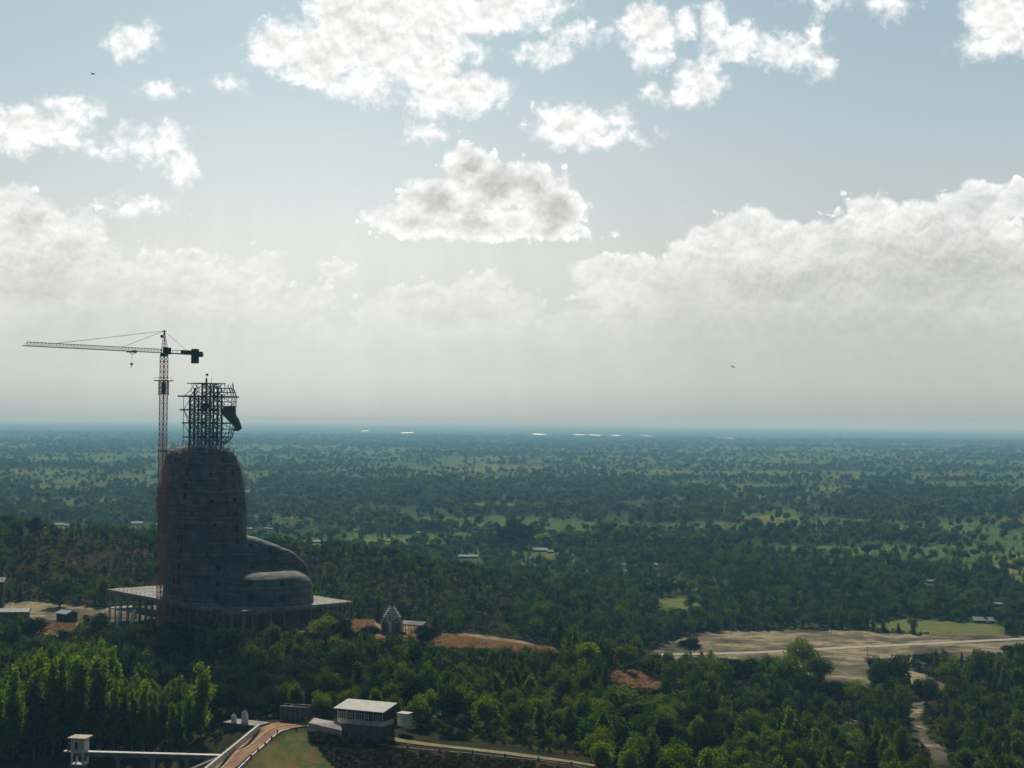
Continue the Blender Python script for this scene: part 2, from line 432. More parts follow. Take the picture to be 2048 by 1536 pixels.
def ground(px, py):
    """the point of the terrain that lies on this line of sight"""
    r = ray(px, py); xs = r.x * _Ds; zs = CAMZ + r.z * _Ds; h = Hn(xs, _Ds)
    k = np.argmax(zs <= h)
    if zs[k] > h[k]: k = len(_Ds) - 1
    if k > 0:
        a = (zs[k - 1] - h[k - 1]) / ((zs[k - 1] - h[k - 1]) - (zs[k] - h[k]) + 1e-9); D = _Ds[k - 1] + a * (_Ds[k] - _Ds[k - 1])
    else: D = _Ds[0]
    return Vector((r.x * D, D, H(r.x * D, D)))


def inpoly(px, py, poly):
    c = np.zeros(np.shape(px), bool); n = len(poly); j = n - 1
    for i in range(n):
        xi, yi = poly[i]; xj, yj = poly[j]
        c ^= ((yi > py) != (yj > py)) & (px < (xj - xi) * (py - yi) / (yj - yi + 1e-12) + xi); j = i
    return c

P_SAND = [(1290,1318),(1325,1288),(1400,1264),(1480,1262),(1600,1259),(1720,1262),(1800,1268),(1900,1270),(2060,1272),(2060,1325),(1900,1318),(1810,1332),(1900,1372),(1890,1392),(1830,1376),(1740,1345),(1735,1372),(1680,1376),(1590,1356),(1500,1350),(1400,1345),(1340,1332)]
P_PATH = [(1812,1380),(1850,1400),(1845,1440),(1862,1480),(1890,1500),(1905,1540),(1868,1540),(1850,1500),(1822,1470),(1815,1420)]
P_PATH2 = [(1672,1424),(1690,1428),(1716,1446),(1705,1452),(1688,1446)]
P_CLEAR = [(-40,1206),(60,1203),(150,1211),(235,1216),(236,1256),(190,1262),(150,1250),(95,1247),(60,1242),(-40,1240)]
P_RED = [(58,1243),(150,1248),(158,1262),(120,1275),(70,1270)]
P_CREST = [(855,1270),(940,1268),(1040,1280),(1100,1297),(1125,1314),(1060,1314),(960,1302),(865,1296)]
P_SHR = [(690,1242),(760,1244),(860,1256),(880,1288),(760,1282),(680,1264),(560,1262),(560,1248),(640,1250)]
P_CREST2 = [(1222,1345),(1270,1345),(1320,1368),(1318,1384),(1270,1378),(1225,1366)]
P_SAND2 = [(1285,1165),(1340,1158),(1420,1160),(1490,1172),(1480,1180),(1340,1178),(1290,1176)]
P_GRASS2 = [(1310,1200),(1350,1192),(1400,1196),(1410,1212),(1370,1222),(1320,1225)]
P_GRASS3 = [(1735,1240),(1800,1236),(1860,1240),(2010,1250),(2010,1272),(1900,1272),(1780,1262),(1735,1256)]
P_TAN = [(1240,1225),(1290,1215),(1330,1232),(1300,1236)]
P_YARD = [(330,1208),(300,1262),(230,1258),(225,1216)]
SANDY = [P_SAND, P_PATH, P_PATH2, P_CLEAR, P_SAND2, P_YARD]
REDDY = [P_RED, P_CREST, P_SHR, P_CREST2]
GRASSY = [P_GRASS2, P_GRASS3]


def dist_axis(a, b, step0, grow): 
    out = [a]
    s = step0
    while out[-1] < b: out.append(out[-1] + s); s *= grow
    return out

ys = list(np.arange(300, 900, 2.5)) + dist_axis(900, 80000, 3.0, 1.035)
ys = [-6000, -1500, -300, 60, 160, 230, 270] + ys
xp = list(np.arange(0, 250, 3.0)) + dist_axis(250, 42000, 3.2, 1.06)
xs_ = sorted(set([-v for v in xp] + xp))
GX, GY = np.meshgrid(np.array(xs_), np.array(ys)); GZ = Hn(GX, GY)
verts = np.stack([GX, GY, GZ], -1).reshape(-1, 3)
nx, ny = len(xs_), len(ys)
idx = np.arange(nx * ny).reshape(ny, nx)
quads = np.stack([idx[:-1, :-1], idx[:-1, 1:], idx[1:, 1:], idx[1:, :-1]], -1).reshape(-1, 4)


def np_mesh(name, verts, faces, mats, attrs=None, smooth=False):
    me = bpy.data.meshes.new(name); k = faces.shape[1]
    me.vertices.add(len(verts)); me.vertices.foreach_set('co', np.ascontiguousarray(verts, np.float32).ravel())
    me.loops.add(faces.size); me.loops.foreach_set('vertex_index', faces.astype(np.int32).ravel())
    me.polygons.add(len(faces)); me.polygons.foreach_set('loop_start', np.arange(0, faces.size, k, dtype=np.int32))
    me.polygons.foreach_set('loop_total', np.full(len(faces), k, np.int32))
    for nme, arr in (attrs or {}).items():
        at_ = me.attributes.new(nme, 'FLOAT', 'POINT'); at_.data.foreach_set('value', arr.astype(np.float32).ravel())
    for m in mats: me.materials.append(m)
    me.update(calc_edges=True)
    if smooth: me.shade_smooth()
    return me

vx, vy = projn(verts[:, 0], verts[:, 1], verts[:, 2])
nearm = (verts[:, 1] > 280) & (verts[:, 1] < 1400)


def mask(polys):
    m = np.zeros(len(verts), bool)
    for p in polys: m |= inpoly(vx, vy, p)
    return (m & nearm).astype(float)


def blur(a, n=2):
    g = a.reshape(ny, nx)
    for _ in range(n):
        g = (g + np.roll(g, 1, 0) + np.roll(g, -1, 0) + np.roll(g, 1, 1) + np.roll(g, -1, 1)) / 5
    return g.ravel()

a_sand = blur(mask(SANDY)); a_red = blur(mask(REDDY)); a_grass = blur(mask(GRASSY))
a_hill = np.clip((verts[:, 2] - 8) / 15, 0, 1) * (verts[:, 1] > 640)
lawn = inpoly(vx, vy, [(470, 1560), (490, 1530), (560, 1470), (606, 1460), (700, 1560)]) & (verts[:, 1] < 395) & nearm
a_lawn = blur(lawn.astype(float), 1)
# fields of the plain share one density function with the trees
def open_field(x, y):
    """1 in open fields of the plain, 0 in woodland"""
    f = fbm(x / 620 + 5.2, y / 330 + 2.1, 3); f2 = fbm(x / 150 + 31, y / 95 + 7, 3)
    f3 = fbm(x / 1500 + 11, y / 600 + 3, 2)
    thr = np.interp(y, [700, 1250, 1600, 4200, 7000, 11000], [.560, .525, .475, .455, .495, .55])
    return np.clip((f * 0.44 + f2 * 0.40 + f3 * 0.26 - thr) * 12, 0, 1)
a_field = open_field(verts[:, 0], verts[:, 1]) * (verts[:, 2] < 3)

gm = bpy.data.materials.new('ground'); gm.use_nodes = True; N = NT(gm.node_tree); P = gm.node_tree.nodes['Principled BSDF']
g = N.node('ShaderNodeNewGeometry'); pos = g.outputs['Position']
att = lambda n: [a := N.node('ShaderNodeAttribute', attribute_name=n), a.outputs['Fac']][1]
big = N.noise(pos, 0.012, 5.0); med = N.noise(pos, 0.09, 5.0, 0.65); fin = N.noise(pos, 0.9, 4.0, 0.7)
cb = N.ramp(med, [(0.3, (0.022, 0.027, 0.012)), (0.5, (0.038, 0.038, 0.018)), (0.7, (0.075, 0.055, 0.028))])
# plain: field parcels
vor = N.node('ShaderNodeTexVoronoi', feature='F1'); vor.inputs['Scale'].default_value = 1.0
N.l.new(N.vec('MULTIPLY', N.vec('ADD', pos, N.vec('MULTIPLY', N.noise(pos, 0.004, 3.0, color=True), (60, 60, 0))), (0.011, 0.0065, 0)), vor.inputs['Vector'])
sepc = N.node('ShaderNodeSeparateColor'); N.l.new(vor.outputs['Color'], sepc.inputs[0])
cf = N.ramp(sepc.outputs[0], [(0.0, (0.06, 0.12, 0.035)), (0.3, (0.085, 0.15, 0.04)), (0.5, (0.11, 0.165, 0.045)), (0.7, (0.20, 0.19, 0.06)), (0.8, (0.16, 0.11, 0.06)), (0.9, (0.07, 0.13, 0.04))], 'CONSTANT')
cf = N.mix(0.35, cf, N.ramp(med, [(0.3, (0.06, 0.10, 0.03)), (0.7, (0.15, 0.17, 0.06))]))
wood = N.ramp(med, [(0.3, (0.03, 0.055, 0.018)), (0.6, (0.055, 0.085, 0.027)), (0.75, (0.10, 0.10, 0.04))])
sy = N.node('ShaderNodeSeparateXYZ'); N.l.new(pos, sy.inputs[0])
plain = N.mix(att('a_field'), wood, cf)
plain = N.mix(N.range(sy.outputs[1], 6500.0, 11000.0, 0.0, 0.85), plain, N.ramp(N.noise(N.vec('MULTIPLY', pos, (.0012, .0007, 0)), 1.0, 4.0, .6), [(.4, (.022, .045, .018)), (.62, (.05, .07, .03))]))   # closed canopy far out
flat = N.range(sy.outputs[2], 1.5, 5.0, 1.0, 0.0)
farp = N.range(sy.outputs[1], 780.0, 900.0, 0.0, 1.0)
c = N.mix(N.math('MULTIPLY', flat, farp), cb, plain)
hillc = N.ramp(N.math('ADD', N.math('MULTIPLY', med, 0.7), N.math('MULTIPLY', N.noise(pos, 0.035, 4.0), 0.35)), [(0.40, (0.035, 0.042, 0.018)), (0.54, (0.06, 0.046, 0.024)), (0.70, (0.085, 0.045, 0.026))])
c = N.mix(att('a_hill'), c, hillc)
c = N.mix(att('a_grass'), c, N.ramp(med, [(0.3, (0.10, 0.13, 0.04)), (0.7, (0.18, 0.19, 0.07))]))
c = N.mix(att('a_lawn'), c, N.ramp(N.noise(N.vec('MULTIPLY', pos, (1, 0.35, 1)), 0.30, 5.0, 0.7), [(0.38, (0.085, 0.12, 0.04)), (0.52, (0.15, 0.14, 0.055)), (0.66, (0.22, 0.13, 0.065))]))
edge = N.math('ADD', N.math('MULTIPLY', N.math('SUBTRACT', med, 0.5), 1.1), N.math('MULTIPLY', N.math('SUBTRACT', fin, 0.5), 0.5))
sandf = N.range(N.math('ADD', att('a_sand'), edge), 0.35, 0.6, 0.0, 1.0, True)
sandn = N.math('ADD', N.math('MULTIPLY', N.noise(N.vec('MULTIPLY', pos, (0.7, 0.8, 1)), 0.040, 5.0, 0.6), .7), N.math('MULTIPLY', N.noise(pos, 0.16, 5.0, 0.7), .3))
sandc = N.ramp(sandn, [(0.40, (0.07, 0.062, 0.048)), (0.46, (0.13, 0.115, 0.08)), (0.51, (0.20, 0.175, 0.115)), (0.55, (0.36, 0.31, 0.19)), (0.60, (0.17, 0.14, 0.08)), (0.65, (0.10, 0.11, 0.05))])
c = N.mix(sandf, c, sandc)
redf = N.range(N.math('ADD', att('a_red'), edge), 0.35, 0.6, 0.0, 1.0, True)
c = N.mix(redf, c, N.ramp(N.noise(pos, 0.25, 5.0, 0.7), [(0.35, (0.13, 0.10, 0.055)), (0.48, (0.22, 0.165, 0.095)), (0.60, (0.36, 0.30, 0.17))]))
c = N.mix(0.35, c, N.ramp(fin, [(0.3, (0.5, 0.5, 0.5)), (0.7, (1.4, 1.4, 1.4))]), 'MULTIPLY')
N.l.new(c, P.inputs['Base Color']); P.inputs['Roughness'].default_value = 1.0; P.inputs['Specular IOR Level'].default_value = 0.0
bn = N.node('ShaderNodeBump'); bn.inputs['Strength'].default_value = 0.6; bn.inputs['Distance'].default_value = 0.5; N.l.new(fin, bn.inputs['Height']); N.l.new(bn.outputs[0], P.inputs['Normal'])
gme = np_mesh('ground', verts, quads, [gm], dict(a_sand=a_sand, a_red=a_red, a_grass=a_grass, a_hill=a_hill, a_lawn=a_lawn, a_field=a_field), True)
go = bpy.data.objects.new('ground', gme); COL.objects.link(go); tag(go, kind='structure')

# ------------------------------------------------------------------ roads
def ribbon(name, pts, widths, m, lift=0.12, step=2.5, skirt=0.0):
    """pts: world points; drapes a strip over the ground"""
    P_ = [Vector((p[0], p[1], 0)) for p in pts]; L = [0]
    for a, b in zip(P_, P_[1:]): L.append(L[-1] + (b - a).length)
    n = max(2, int(L[-1] / step)); ss = np.linspace(0, L[-1], n)
    X_ = np.interp(ss, L, [p.x for p in P_]); Y_ = np.interp(ss, L, [p.y for p in P_]); Wd = np.interp(ss, L, widths)
    for _ in range(6):
        X_[1:-1] = (X_[:-2] + 2 * X_[1:-1] + X_[2:]) / 4; Y_[1:-1] = (Y_[:-2] + 2 * Y_[1:-1] + Y_[2:]) / 4
    tx = np.gradient(X_); ty = np.gradient(Y_); l = np.hypot(tx, ty); nx_, ny_ = -ty / l, tx / l
    cols = np.linspace(-.5, .5, 5); vs = []
    for k in cols:
        x = X_ + nx_ * Wd * k; y = Y_ + ny_ * Wd * k; z = Hn(x, y); vs.append(np.stack([x, y, z + lift], -1))
    V = np.stack(vs, 1).reshape(-1, 3); I = np.arange(n * 5).reshape(n, 5)
    Fq = np.stack([I[:-1, :-1], I[1:, :-1], I[1:, 1:], I[:-1, 1:]], -1).reshape(-1, 4)
    me = np_mesh(name, V, Fq, [m], smooth=True); o = bpy.data.objects.new(name, me); COL.objects.link(o)
    return tag(o, kind='structure'), (X_, Y_, nx_, ny_, Wd)

M_dirt = mat('red_dirt_road', (0.29, 0.185, 0.10), 0.95, 0.35, 0.35, 0.5, 2.0, color2=(0.20, 0.105, 0.052), stretch=(1, 0.5, 1))
M_track = mat('grassy_track', (0.24, 0.19, 0.095), 0.95, 0.35, 0.35, 0.5, 2.0, color2=(0.13, 0.14, 0.055))
M_pale = mat('pale_gravel_road', (0.37, 0.33, 0.25), 0.95, 0.15, 0.3)
Gp = lambda L: [ground(*p) for p in L]
ribbon('crest_road', Gp([(392,1585),(446,1536),(488,1500),(517,1475),(545,1457),(575,1449)]) + Gp([(610,1447),(655,1453.5)]), [6.7, 6.7, 6.7, 6.7, 7.0, 7.5, 6, 5], M_dirt, 0.28)
ribbon('wheel_track', Gp([(392,1585),(446,1536),(488,1500),(517,1475),(545,1457),(575,1449),(640,1452)]), [.7] * 7, mat('worn_pale_dirt', (0.42, 0.30, 0.18), .95, .3, .6), 0.36)
ribbon('embankment_track', Gp([(610,1447),(660,1456),(720,1467),(800,1481),(900,1494),(1000,1506),(1100,1520),(1190,1535),(1260,1545)]), [5, 4.2, 3.4, 3.2, 3, 3, 3, 3, 3], M_track, 0.16)
ribbon('valley_road', Gp([(1195,1307),(1300,1308),(1420,1308),(1560,1304),(1700,1295),(1850,1288),(2000,1280),(2120,1275)]), [5, 6, 6, 6.5, 7, 7, 7, 7], M_pale, 0.15, 5)

# water flashes far out on the plain
wm = bpy.data.materials.new('lake_water'); wm.use_nodes = True; p = wm.node_tree.nodes['Principled BSDF']
p.inputs['Base Color'].default_value = (0.95, 0.97, 1.0, 1); p.inputs['Metallic'].default_value = 1.0; p.inputs['Roughness'].default_value = 0.2
mb = MB()
for x, y, l in [(815,865.5,20),(1077,868.5,28),(1157,869.5,24),(1189,870.2,22),(1231,871,20),(1291,871.7,14),(1449,876,24),(1512,877.5,18),(730,862,12)]:
    D = CAMZ / -ray(x, y).z; c0 = ray(x, y).x * D; hw = l / 2 / F * D; dd = D * 0.035
    pts = [(c0 + cos(t) * hw * (1 + .2 * sin(3 * t + x)), D + sin(t) * dd * (1 + .3 * cos(2 * t + x)), 1.2) for t in np.linspace(0, 2 * pi, 14)[:-1]]
    mb.quad(*pts)
tag(mb.build('water', wm), kind='structure')

# ------------------------------------------------------------------ vegetation meshes
def leaf_quads(cent, nrm, size, rng, aspect=0.7):
    n = len(cent); a = np.cross(nrm, rng.normal(size=(n, 3))); a /= np.linalg.norm(a, axis=1)[:, None] + 1e-9
    b = np.cross(nrm, a); s = (size * rng.uniform(0.6, 1.3, n))[:, None] * 0.5
    V = np.stack([cent - a * s - b * s * aspect * .3, cent + a * s * .2 - b * s * aspect, cent + a * s + b * s * .2, cent - a * s * .1 + b * s * aspect], 1).reshape(-1, 3)
    return V


def crown_mesh(name, blobs, nleaf, size, material, seed, updir=0.35, droop=0.0):
    """blobs: (x,y,z,rx,rz); leaves lie on and inside the blobs"""
    rng = np.random.RandomState(seed); B = np.array(blobs, float)
    wgt = B[:, 3] * B[:, 3] + B[:, 3] * B[:, 4]; wgt /= wgt.sum(); k = rng.choice(len(B), nleaf, p=wgt)
    d = rng.normal(size=(nleaf, 3)); d /= np.linalg.norm(d, axis=1)[:, None]
    r = rng.uniform(0.35, 1, nleaf) ** 0.33 * (1 + 0.16 * rng.normal(size=nleaf))
    c = B[k, :3] + d * r[:, None] * np.stack([B[k, 3], B[k, 3], B[k, 4]], -1)
    nr = d * 1.0 + rng.normal(size=(nleaf, 3)) * 0.5 + np.array([0, 0, updir]); nr /= np.linalg.norm(nr, axis=1)[:, None]
    V = leaf_quads(c, nr, size, rng)
    return np_mesh(name, V, np.arange(len(V)).reshape(-1, 4), [material])


def rnd_blobs_round(rng, h, r, n, base=0.25):
    """lumpy rounded crown between base*h and h"""
    out = []; zc = h * (base + 1) / 2; rz = h * (1 - base) / 2
    for i in range(n):
        d = rng.normal(size=3); d /= np.linalg.norm(d); d[2] = d[2] * 0.9 + 0.1; q = rng.uniform(0.35, 0.8)
        s = rng.uniform(0.26, 0.48)
        out.append((d[0] * r * q, d[1] * r * q, zc + d[2] * rz * q, r * s, rz * s * 1.05))
    out.append((0, 0, zc, r * 0.55, rz * 0.6))
    return out


def rnd_blobs_column(rng, h, r, base=0.22):
    out = []; n = 26
    for i in range(n):
        t = (i + .5) / n; z = h * (base + (1 - base) * t)
        env = r * (sin(pi * min(1, 0.16 + t * 0.74)) ** 0.5) * (1.02 - 0.22 * t)
        a = rng.uniform(0, 2 * pi); q = rng.uniform(0.1, 0.62)
        s = max(0.22 * r, env * rng.uniform(0.40, 0.62))
        out.append((cos(a) * env * q, sin(a) * env * q, z - s * .3, s, s * 1.35))
    return out


def trunk_mesh(name, h, r, material, seed, limbs=5, spread=2.5, top=0.8):
    rng = random.Random(seed); mb = MB(); pts = []; x = y = 0
    for i in range(5):
        t = i / 4; pts.append(Vector((x, y, h * top * t - (0.6 if i == 0 else 0)))); x += rng.uniform(-.25, .25); y += rng.uniform(-.25, .25)
    for i in range(4): mb.bar(pts[i], pts[i + 1], r * (1 - .2 * i), r * (1 - .2 * (i + 1)), 6)
    for i in range(limbs):
        t = rng.uniform(.3, .85); p0 = pts[0].lerp(pts[-1], t); a = rng.uniform(0, 2 * pi); L = spread * rng.uniform(.6, 1)
        p1 = p0 + Vector((cos(a) * L * .6, sin(a) * L * .6, L * .5)); mb.bar(p0, p1, r * .4, r * .25, 5)
        mb.bar(p1, p1 + Vector((cos(a + .5) * L * .4, sin(a + .5) * L * .4, L * .45)), r * .25, r * .1, 4)
    me = bpy.data.meshes.new(name); me.from_pydata(mb.v, [], mb.f); me.update(); me.materials.append(material)
    return me

rs = np.random.RandomState
KIND = {}
KIND['eucalyptus_tree'] = [(crown_mesh('crown', rnd_blobs_column(rs(50 + i), 20, [3.0, 3.3, 2.7, 3.5, 3.1][i], .2), 4200, 0.55, L_euc, i, .25), trunk_mesh('trunk', 20, .22, M_trunkp, i, 4, 2, .9)) for i in range(5)]
KIND['eucalyptus_tree'].append((crown_mesh('crown', rnd_blobs_column(rs(58), 20, 3.4, .12), 5000, 0.55, L_bright, 77, .25), trunk_mesh('trunk', 20, .22, M_trunkp, 7, 4, 2, .9)))
KIND['bright_tree'] = [(crown_mesh('crown', rnd_blobs_round(rs(170 + i), 10, 4.2, 16, .15), 3000, 0.5, L_bright, 270 + i), trunk_mesh('trunk', 10, .25, M_trunk, 70 + i)) for i in range(2)]
KIND['broadleaf_tree'] = [(crown_mesh('crown', rnd_blobs_round(rs(70 + i), 10, [4.2, 3.6, 4.8, 4.0, 3.4][i], 15 + i, [.15, .2, .25, .1, .2][i]), 2800, 0.52, L_broad, 90 + i), trunk_mesh('trunk', 10, .22, M_trunk, 20 + i)) for i in range(5)]
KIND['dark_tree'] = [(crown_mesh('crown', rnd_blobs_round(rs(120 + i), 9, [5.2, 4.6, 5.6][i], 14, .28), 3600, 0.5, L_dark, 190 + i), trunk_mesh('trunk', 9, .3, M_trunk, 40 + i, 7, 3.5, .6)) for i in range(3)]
SLIM = [(crown_mesh('crown', rnd_blobs_column(rs(150 + i), 11, [2.2, 2.6, 2.4][i], .12), 1500, 0.6, L_broad, 220 + i, .3), trunk_mesh('trunk', 11, .16, M_trunk, 60 + i, 4, 1.6)) for i in range(3)]
KIND['broadleaf_tree'] += SLIM


def make_tree(kind, x, y, h, label, group, var=None, wide=1.0, z=None):
    var = R_.randrange(5 if kind == 'eucalyptus_tree' else len(KIND[kind])) if var is None else var
    cm, tm = KIND[kind][var]; H0 = {'eucalyptus_tree': 20, 'broadleaf_tree': 10, 'dark_tree': 9, 'bright_tree': 10}[kind]
    if kind == 'broadleaf_tree' and var >= 5: H0 = 11
    s = h / H0; zz = H(x, y) if z is None else z
    r = empty(kind if kind != 'bright_tree' else 'broadleaf_tree', (x, y, zz), R_.uniform(0, 6.28))
    r.scale = (s * wide, s * wide, s)
    tag(r, label, 'tree', group)
    for nme, me in (('crown', cm), ('trunk', tm)):
        o = bpy.data.objects.new(nme, me); COL.objects.link(o); o.parent = r
    return r

# ------------------------------------------------------------------ platform under the statue
ZT = 39.0                                   # top of the slab
pN, pL, pR = Vector((-97.0, 542.0, 0)), Vector((-157.5, 610.0, 0)), Vector((-58.6, 573.0, 0))
U = (pL - pN).normalized(); LU = (pL - pN).length
V_ = Vector((U.y, -U.x, 0)); LV = 51.0      # square to U, pointing right and away
if V_.x < 0: V_ = -V_
pf = lambda u, v, z: pN + U * u + V_ * v + Vector((0, 0, z))
plat = empty('concrete_platform', pf(LU / 2, LV / 2, 30)); tag(plat, 'unfinished two storey concrete platform on bare columns carrying the dark seated statue', 'platform')


def part(mb, name, m, parent, smooth=False, label=None):
    o = mb.build(name, m, None, smooth); o.parent = parent
    o.matrix_parent_inverse = Matrix.Translation(parent.location).inverted() if parent.type == 'EMPTY' and parent.parent is None else Matrix()
    if label: o['label'] = label
    return o


def slab(u0, u1, v0, v1, z, th):
    mb = MB(); mb.prism([pf(u0, v0, z - th), pf(u1, v0, z - th), pf(u1, v1, z - th), pf(u0, v1, z - th)], th); return mb
part(slab(-.6, LU + .6, -.6, LV + .6, ZT, .95), 'roof_slab', M_conc, plat)
part(slab(0, LU, .0, 9.5, 32.0, .5), 'floor_slab', M_conc, plat)
mbx = MB()
for u in np.arange(0, LU + .1, 4.45): mbx.prism([pf(u - .2, 0, ZT - 1.65), pf(u + .2, 0, ZT - 1.65), pf(u + .2, LV, ZT - 1.65), pf(u - .2, LV, ZT - 1.65)], .69)
for v in (0.02, 9.0, LV - .02): mbx.prism([pf(0, v - .22, ZT - 1.75), pf(LU, v - .22, ZT - 1.75), pf(LU, v + .22, ZT - 1.75), pf(0, v + .22, ZT - 1.75)], .795)
part(mbx, 'beam', M_concd, plat)
cols = [(u, v) for v in (0.35, 8.6) for u in np.linspace(.4, LU - .4, 20)] + [(.4, v) for v in np.linspace(5, LV - .4, 9)] + [(8, v) for v in np.linspace(12, LV - .4, 7)] + \
       [(u, LV - .4) for u in np.linspace(5, LU - .4, 15)] + [(LU - .4, v) for v in np.linspace(5, LV - 5, 7)]
for i, (u, v) in enumerate(cols):
    q = pf(u, v, 0); mb = MB(); wd = .62 if i in (0, 19, 40) else .42
    zb = H(q.x, q.y) - 1.5; rz = atan2(U.y, U.x); mb.box((q.x, q.y, (zb + ZT - .96) / 2), (wd, wd, ZT - .96 - zb), rz)
    part(mb, 'column', M_conc, plat)
mb = MB(); mb.prism([pf(7.5, 7.5, 27), pf(7.8, 7.5, 27), pf(7.8, LV - 8, 27), pf(7.5, LV - 8, 27)], ZT - 1.8 - 27); part(mb, 'inner_wall', M_brick, plat)
mb = MB(); mb.prism([pf(20, 12, 26), pf(LU - 18, 12, 26), pf(LU - 18, 12.3, 26), pf(20, 12.3, 26)], ZT - 1.8 - 26); part(mb, 'inner_wall', M_concd, plat)
def stub(q, h, r=.06):
    mb = MB(); mb.bar(q, q + Vector((R_.uniform(-.1, .1), 0, h)), r); part(mb, 'rebar_stub', M_rust, plat)
for u in np.arange(1, LU, 3.4): stub(pf(u, .1, ZT), R_.uniform(.9, 1.9))
for v in np.arange(2, LV, 3.4): stub(pf(.1, v, ZT), R_.uniform(.9, 1.6))
for v in np.arange(2, LV, 5): stub(pf(LU - .1, v, ZT), R_.uniform(.8, 1.5))
for u in np.arange(2, LU, 5): stub(pf(u, LV - .1, ZT), R_.uniform(.8, 1.3))
for a_, b_ in ((pf(.5, .1, ZT + 1), pf(LU * .5, .1, ZT + 1)), (pf(LU * .55, LV - .1, ZT + 1), pf(LU - .5, LV - .1, ZT + 1))): mb = MB(); mb.bar(a_, b_, .05); part(mb, 'guard_rail', M_rust, plat)
mb = MB(); u0 = LU - 12; mb.prism([pf(u0, -.75, ZT - 5.6), pf(u0 + 5, -.75, ZT - 5.6), pf(u0 + 5, -.62, ZT - 5.6), pf(u0, -.62, ZT - 5.6)], 5.2); part(mb, 'wall_panel', M_conc, plat, label='single pale panel filling the upper bay near the far corner')
for k, (u, wd, ln) in enumerate([(LU - 12.5, 1.8, 5.0), (LU - 24, 2.4, 6.2)]):
    q = pf(u, -3.0, 0); zb = H(q.x, q.y); mb = MB(); tp = pf(u + 1.6, -.8, zb + ln); bt = Vector((q.x, q.y, zb - .2))
    s_ = U * wd / 2; n_ = V_ * .15
    mb.prism([bt - s_, bt + s_, bt + s_ + n_, bt - s_ + n_], top=[tp - s_, tp + s_, tp + s_ + n_, tp - s_ + n_])
    o = mb.build('leaning_panel', M_white); tag(o, ['short pale panel leaning against the platform columns nearer its far left corner', 'long pale panel leaning on the platform columns just left of the orange mast'][k], 'panel', 'pale panels leaning on the platform')

# ------------------------------------------------------------------ the statue
SX, SY = -117.2, 585.0
SV = Vector((SX, SY, ZT)); PXM = F / SY       # pixels per metre at its distance
statue = empty('seated_statue', (SX, SY, ZT)); tag(statue, 'huge unfinished seated statue of dark concrete with a bare steel frame for its head', 'statue')
FV, WV = V_.copy(), U.copy()                    # facing direction, shoulder direction
mb = MB()


def ring_loft(mb, rings, n=48):
    """rings: (centre, a along WV, b along FV, exponent)"""
    b = len(mb.v)
    for c_, a, bb, e in rings:
        for i in range(n):
            t = 2 * pi * i / n; ct, st = cos(t), sin(t)
            k = (abs(ct) ** e + abs(st) ** e) ** (-1 / e)
            q = c_ + WV * a * ct * k + FV * bb * st * k; mb.v.append(tuple(q))
    m = len(rings)
    for k in range(m - 1):
        for i in range(n):
            j = (i + 1) % n; mb.f.append((b + k * n + i, b + k * n + j, b + (k + 1) * n + j, b + (k + 1) * n + i))
    mb.f.append(tuple(b + i for i in reversed(range(n)))); mb.f.append(tuple(b + (m - 1) * n + i for i in range(n)))


def spx(px, py, D=SY): return at(px, py, D)
prof = [(1215, 407, 76), (1160, 408, 76.5), (1130, 408, 77), (1100, 409, 78), (1070, 409, 78.5), (1040, 408, 79), (1000, 406, 78.5), (970, 405, 76.5), (950, 404, 74.5), (935, 403, 72), (920, 402, 68.5), (908, 401, 62), (900, 400, 54), (894, 400, 44), (891, 400, 30)]
rings = []
for py, c_, hw in prof:
    q = spx(c_, py); m_ = hw / PXM / 0.905; rings.append((Vector((q.x, q.y, q.z)), m_ * 1.06, m_ * 0.84, 2.5))
ring_loft(mb, rings)


def blobchain(mb, pts, n=20, sub=6):
    """tapered tube with round ends through (centre, radius)"""
    P_ = [p for p, r in pts]; Rr = [r for p, r in pts]; C_ = []
    for i in range(len(P_) - 1):
        for k in range(sub): t = k / sub; C_.append((P_[i].lerp(P_[i + 1], t), Rr[i] * (1 - t) + Rr[i + 1] * t))
    C_.append((P_[-1], Rr[-1]))
    for i, (c_, r_) in enumerate(C_):
        pass
    b = len(mb.v); rows = []
    d0 = (C_[1][0] - C_[0][0]).normalized(); d1 = (C_[-1][0] - C_[-2][0]).normalized()
    rows += [(C_[0][0] - d0 * C_[0][1] * sin(a), C_[0][1] * cos(a)) for a in (1.45, 1.1, .7, .35)]
    rows += C_
    rows += [(C_[-1][0] + d1 * C_[-1][1] * sin(a), C_[-1][1] * cos(a)) for a in (.35, .7, 1.1, 1.45)]
    for i, (c_, r_) in enumerate(rows):
        a_ = rows[max(0, i - 1)][0]; z_ = rows[min(len(rows) - 1, i + 1)][0]; d = (z_ - a_).normalized()
        s1 = d.cross(Vector((0, 0, 1))).normalized(); s2 = s1.cross(d)
        for k in range(n): t = 2 * pi * k / n; mb.v.append(tuple(c_ + s1 * cos(t) * r_ + s2 * sin(t) * r_))
    m = len(rows)
    for i in range(m - 1):
        for k in range(n): j = (k + 1) % n; mb.f.append((b + i * n + k, b + i * n + j, b + (i + 1) * n + j, b + (i + 1) * n + k))
    mb.f.append(tuple(b + i for i in reversed(range(n)))); mb.f.append(tuple(b + (m - 1) * n + i for i in range(n)))

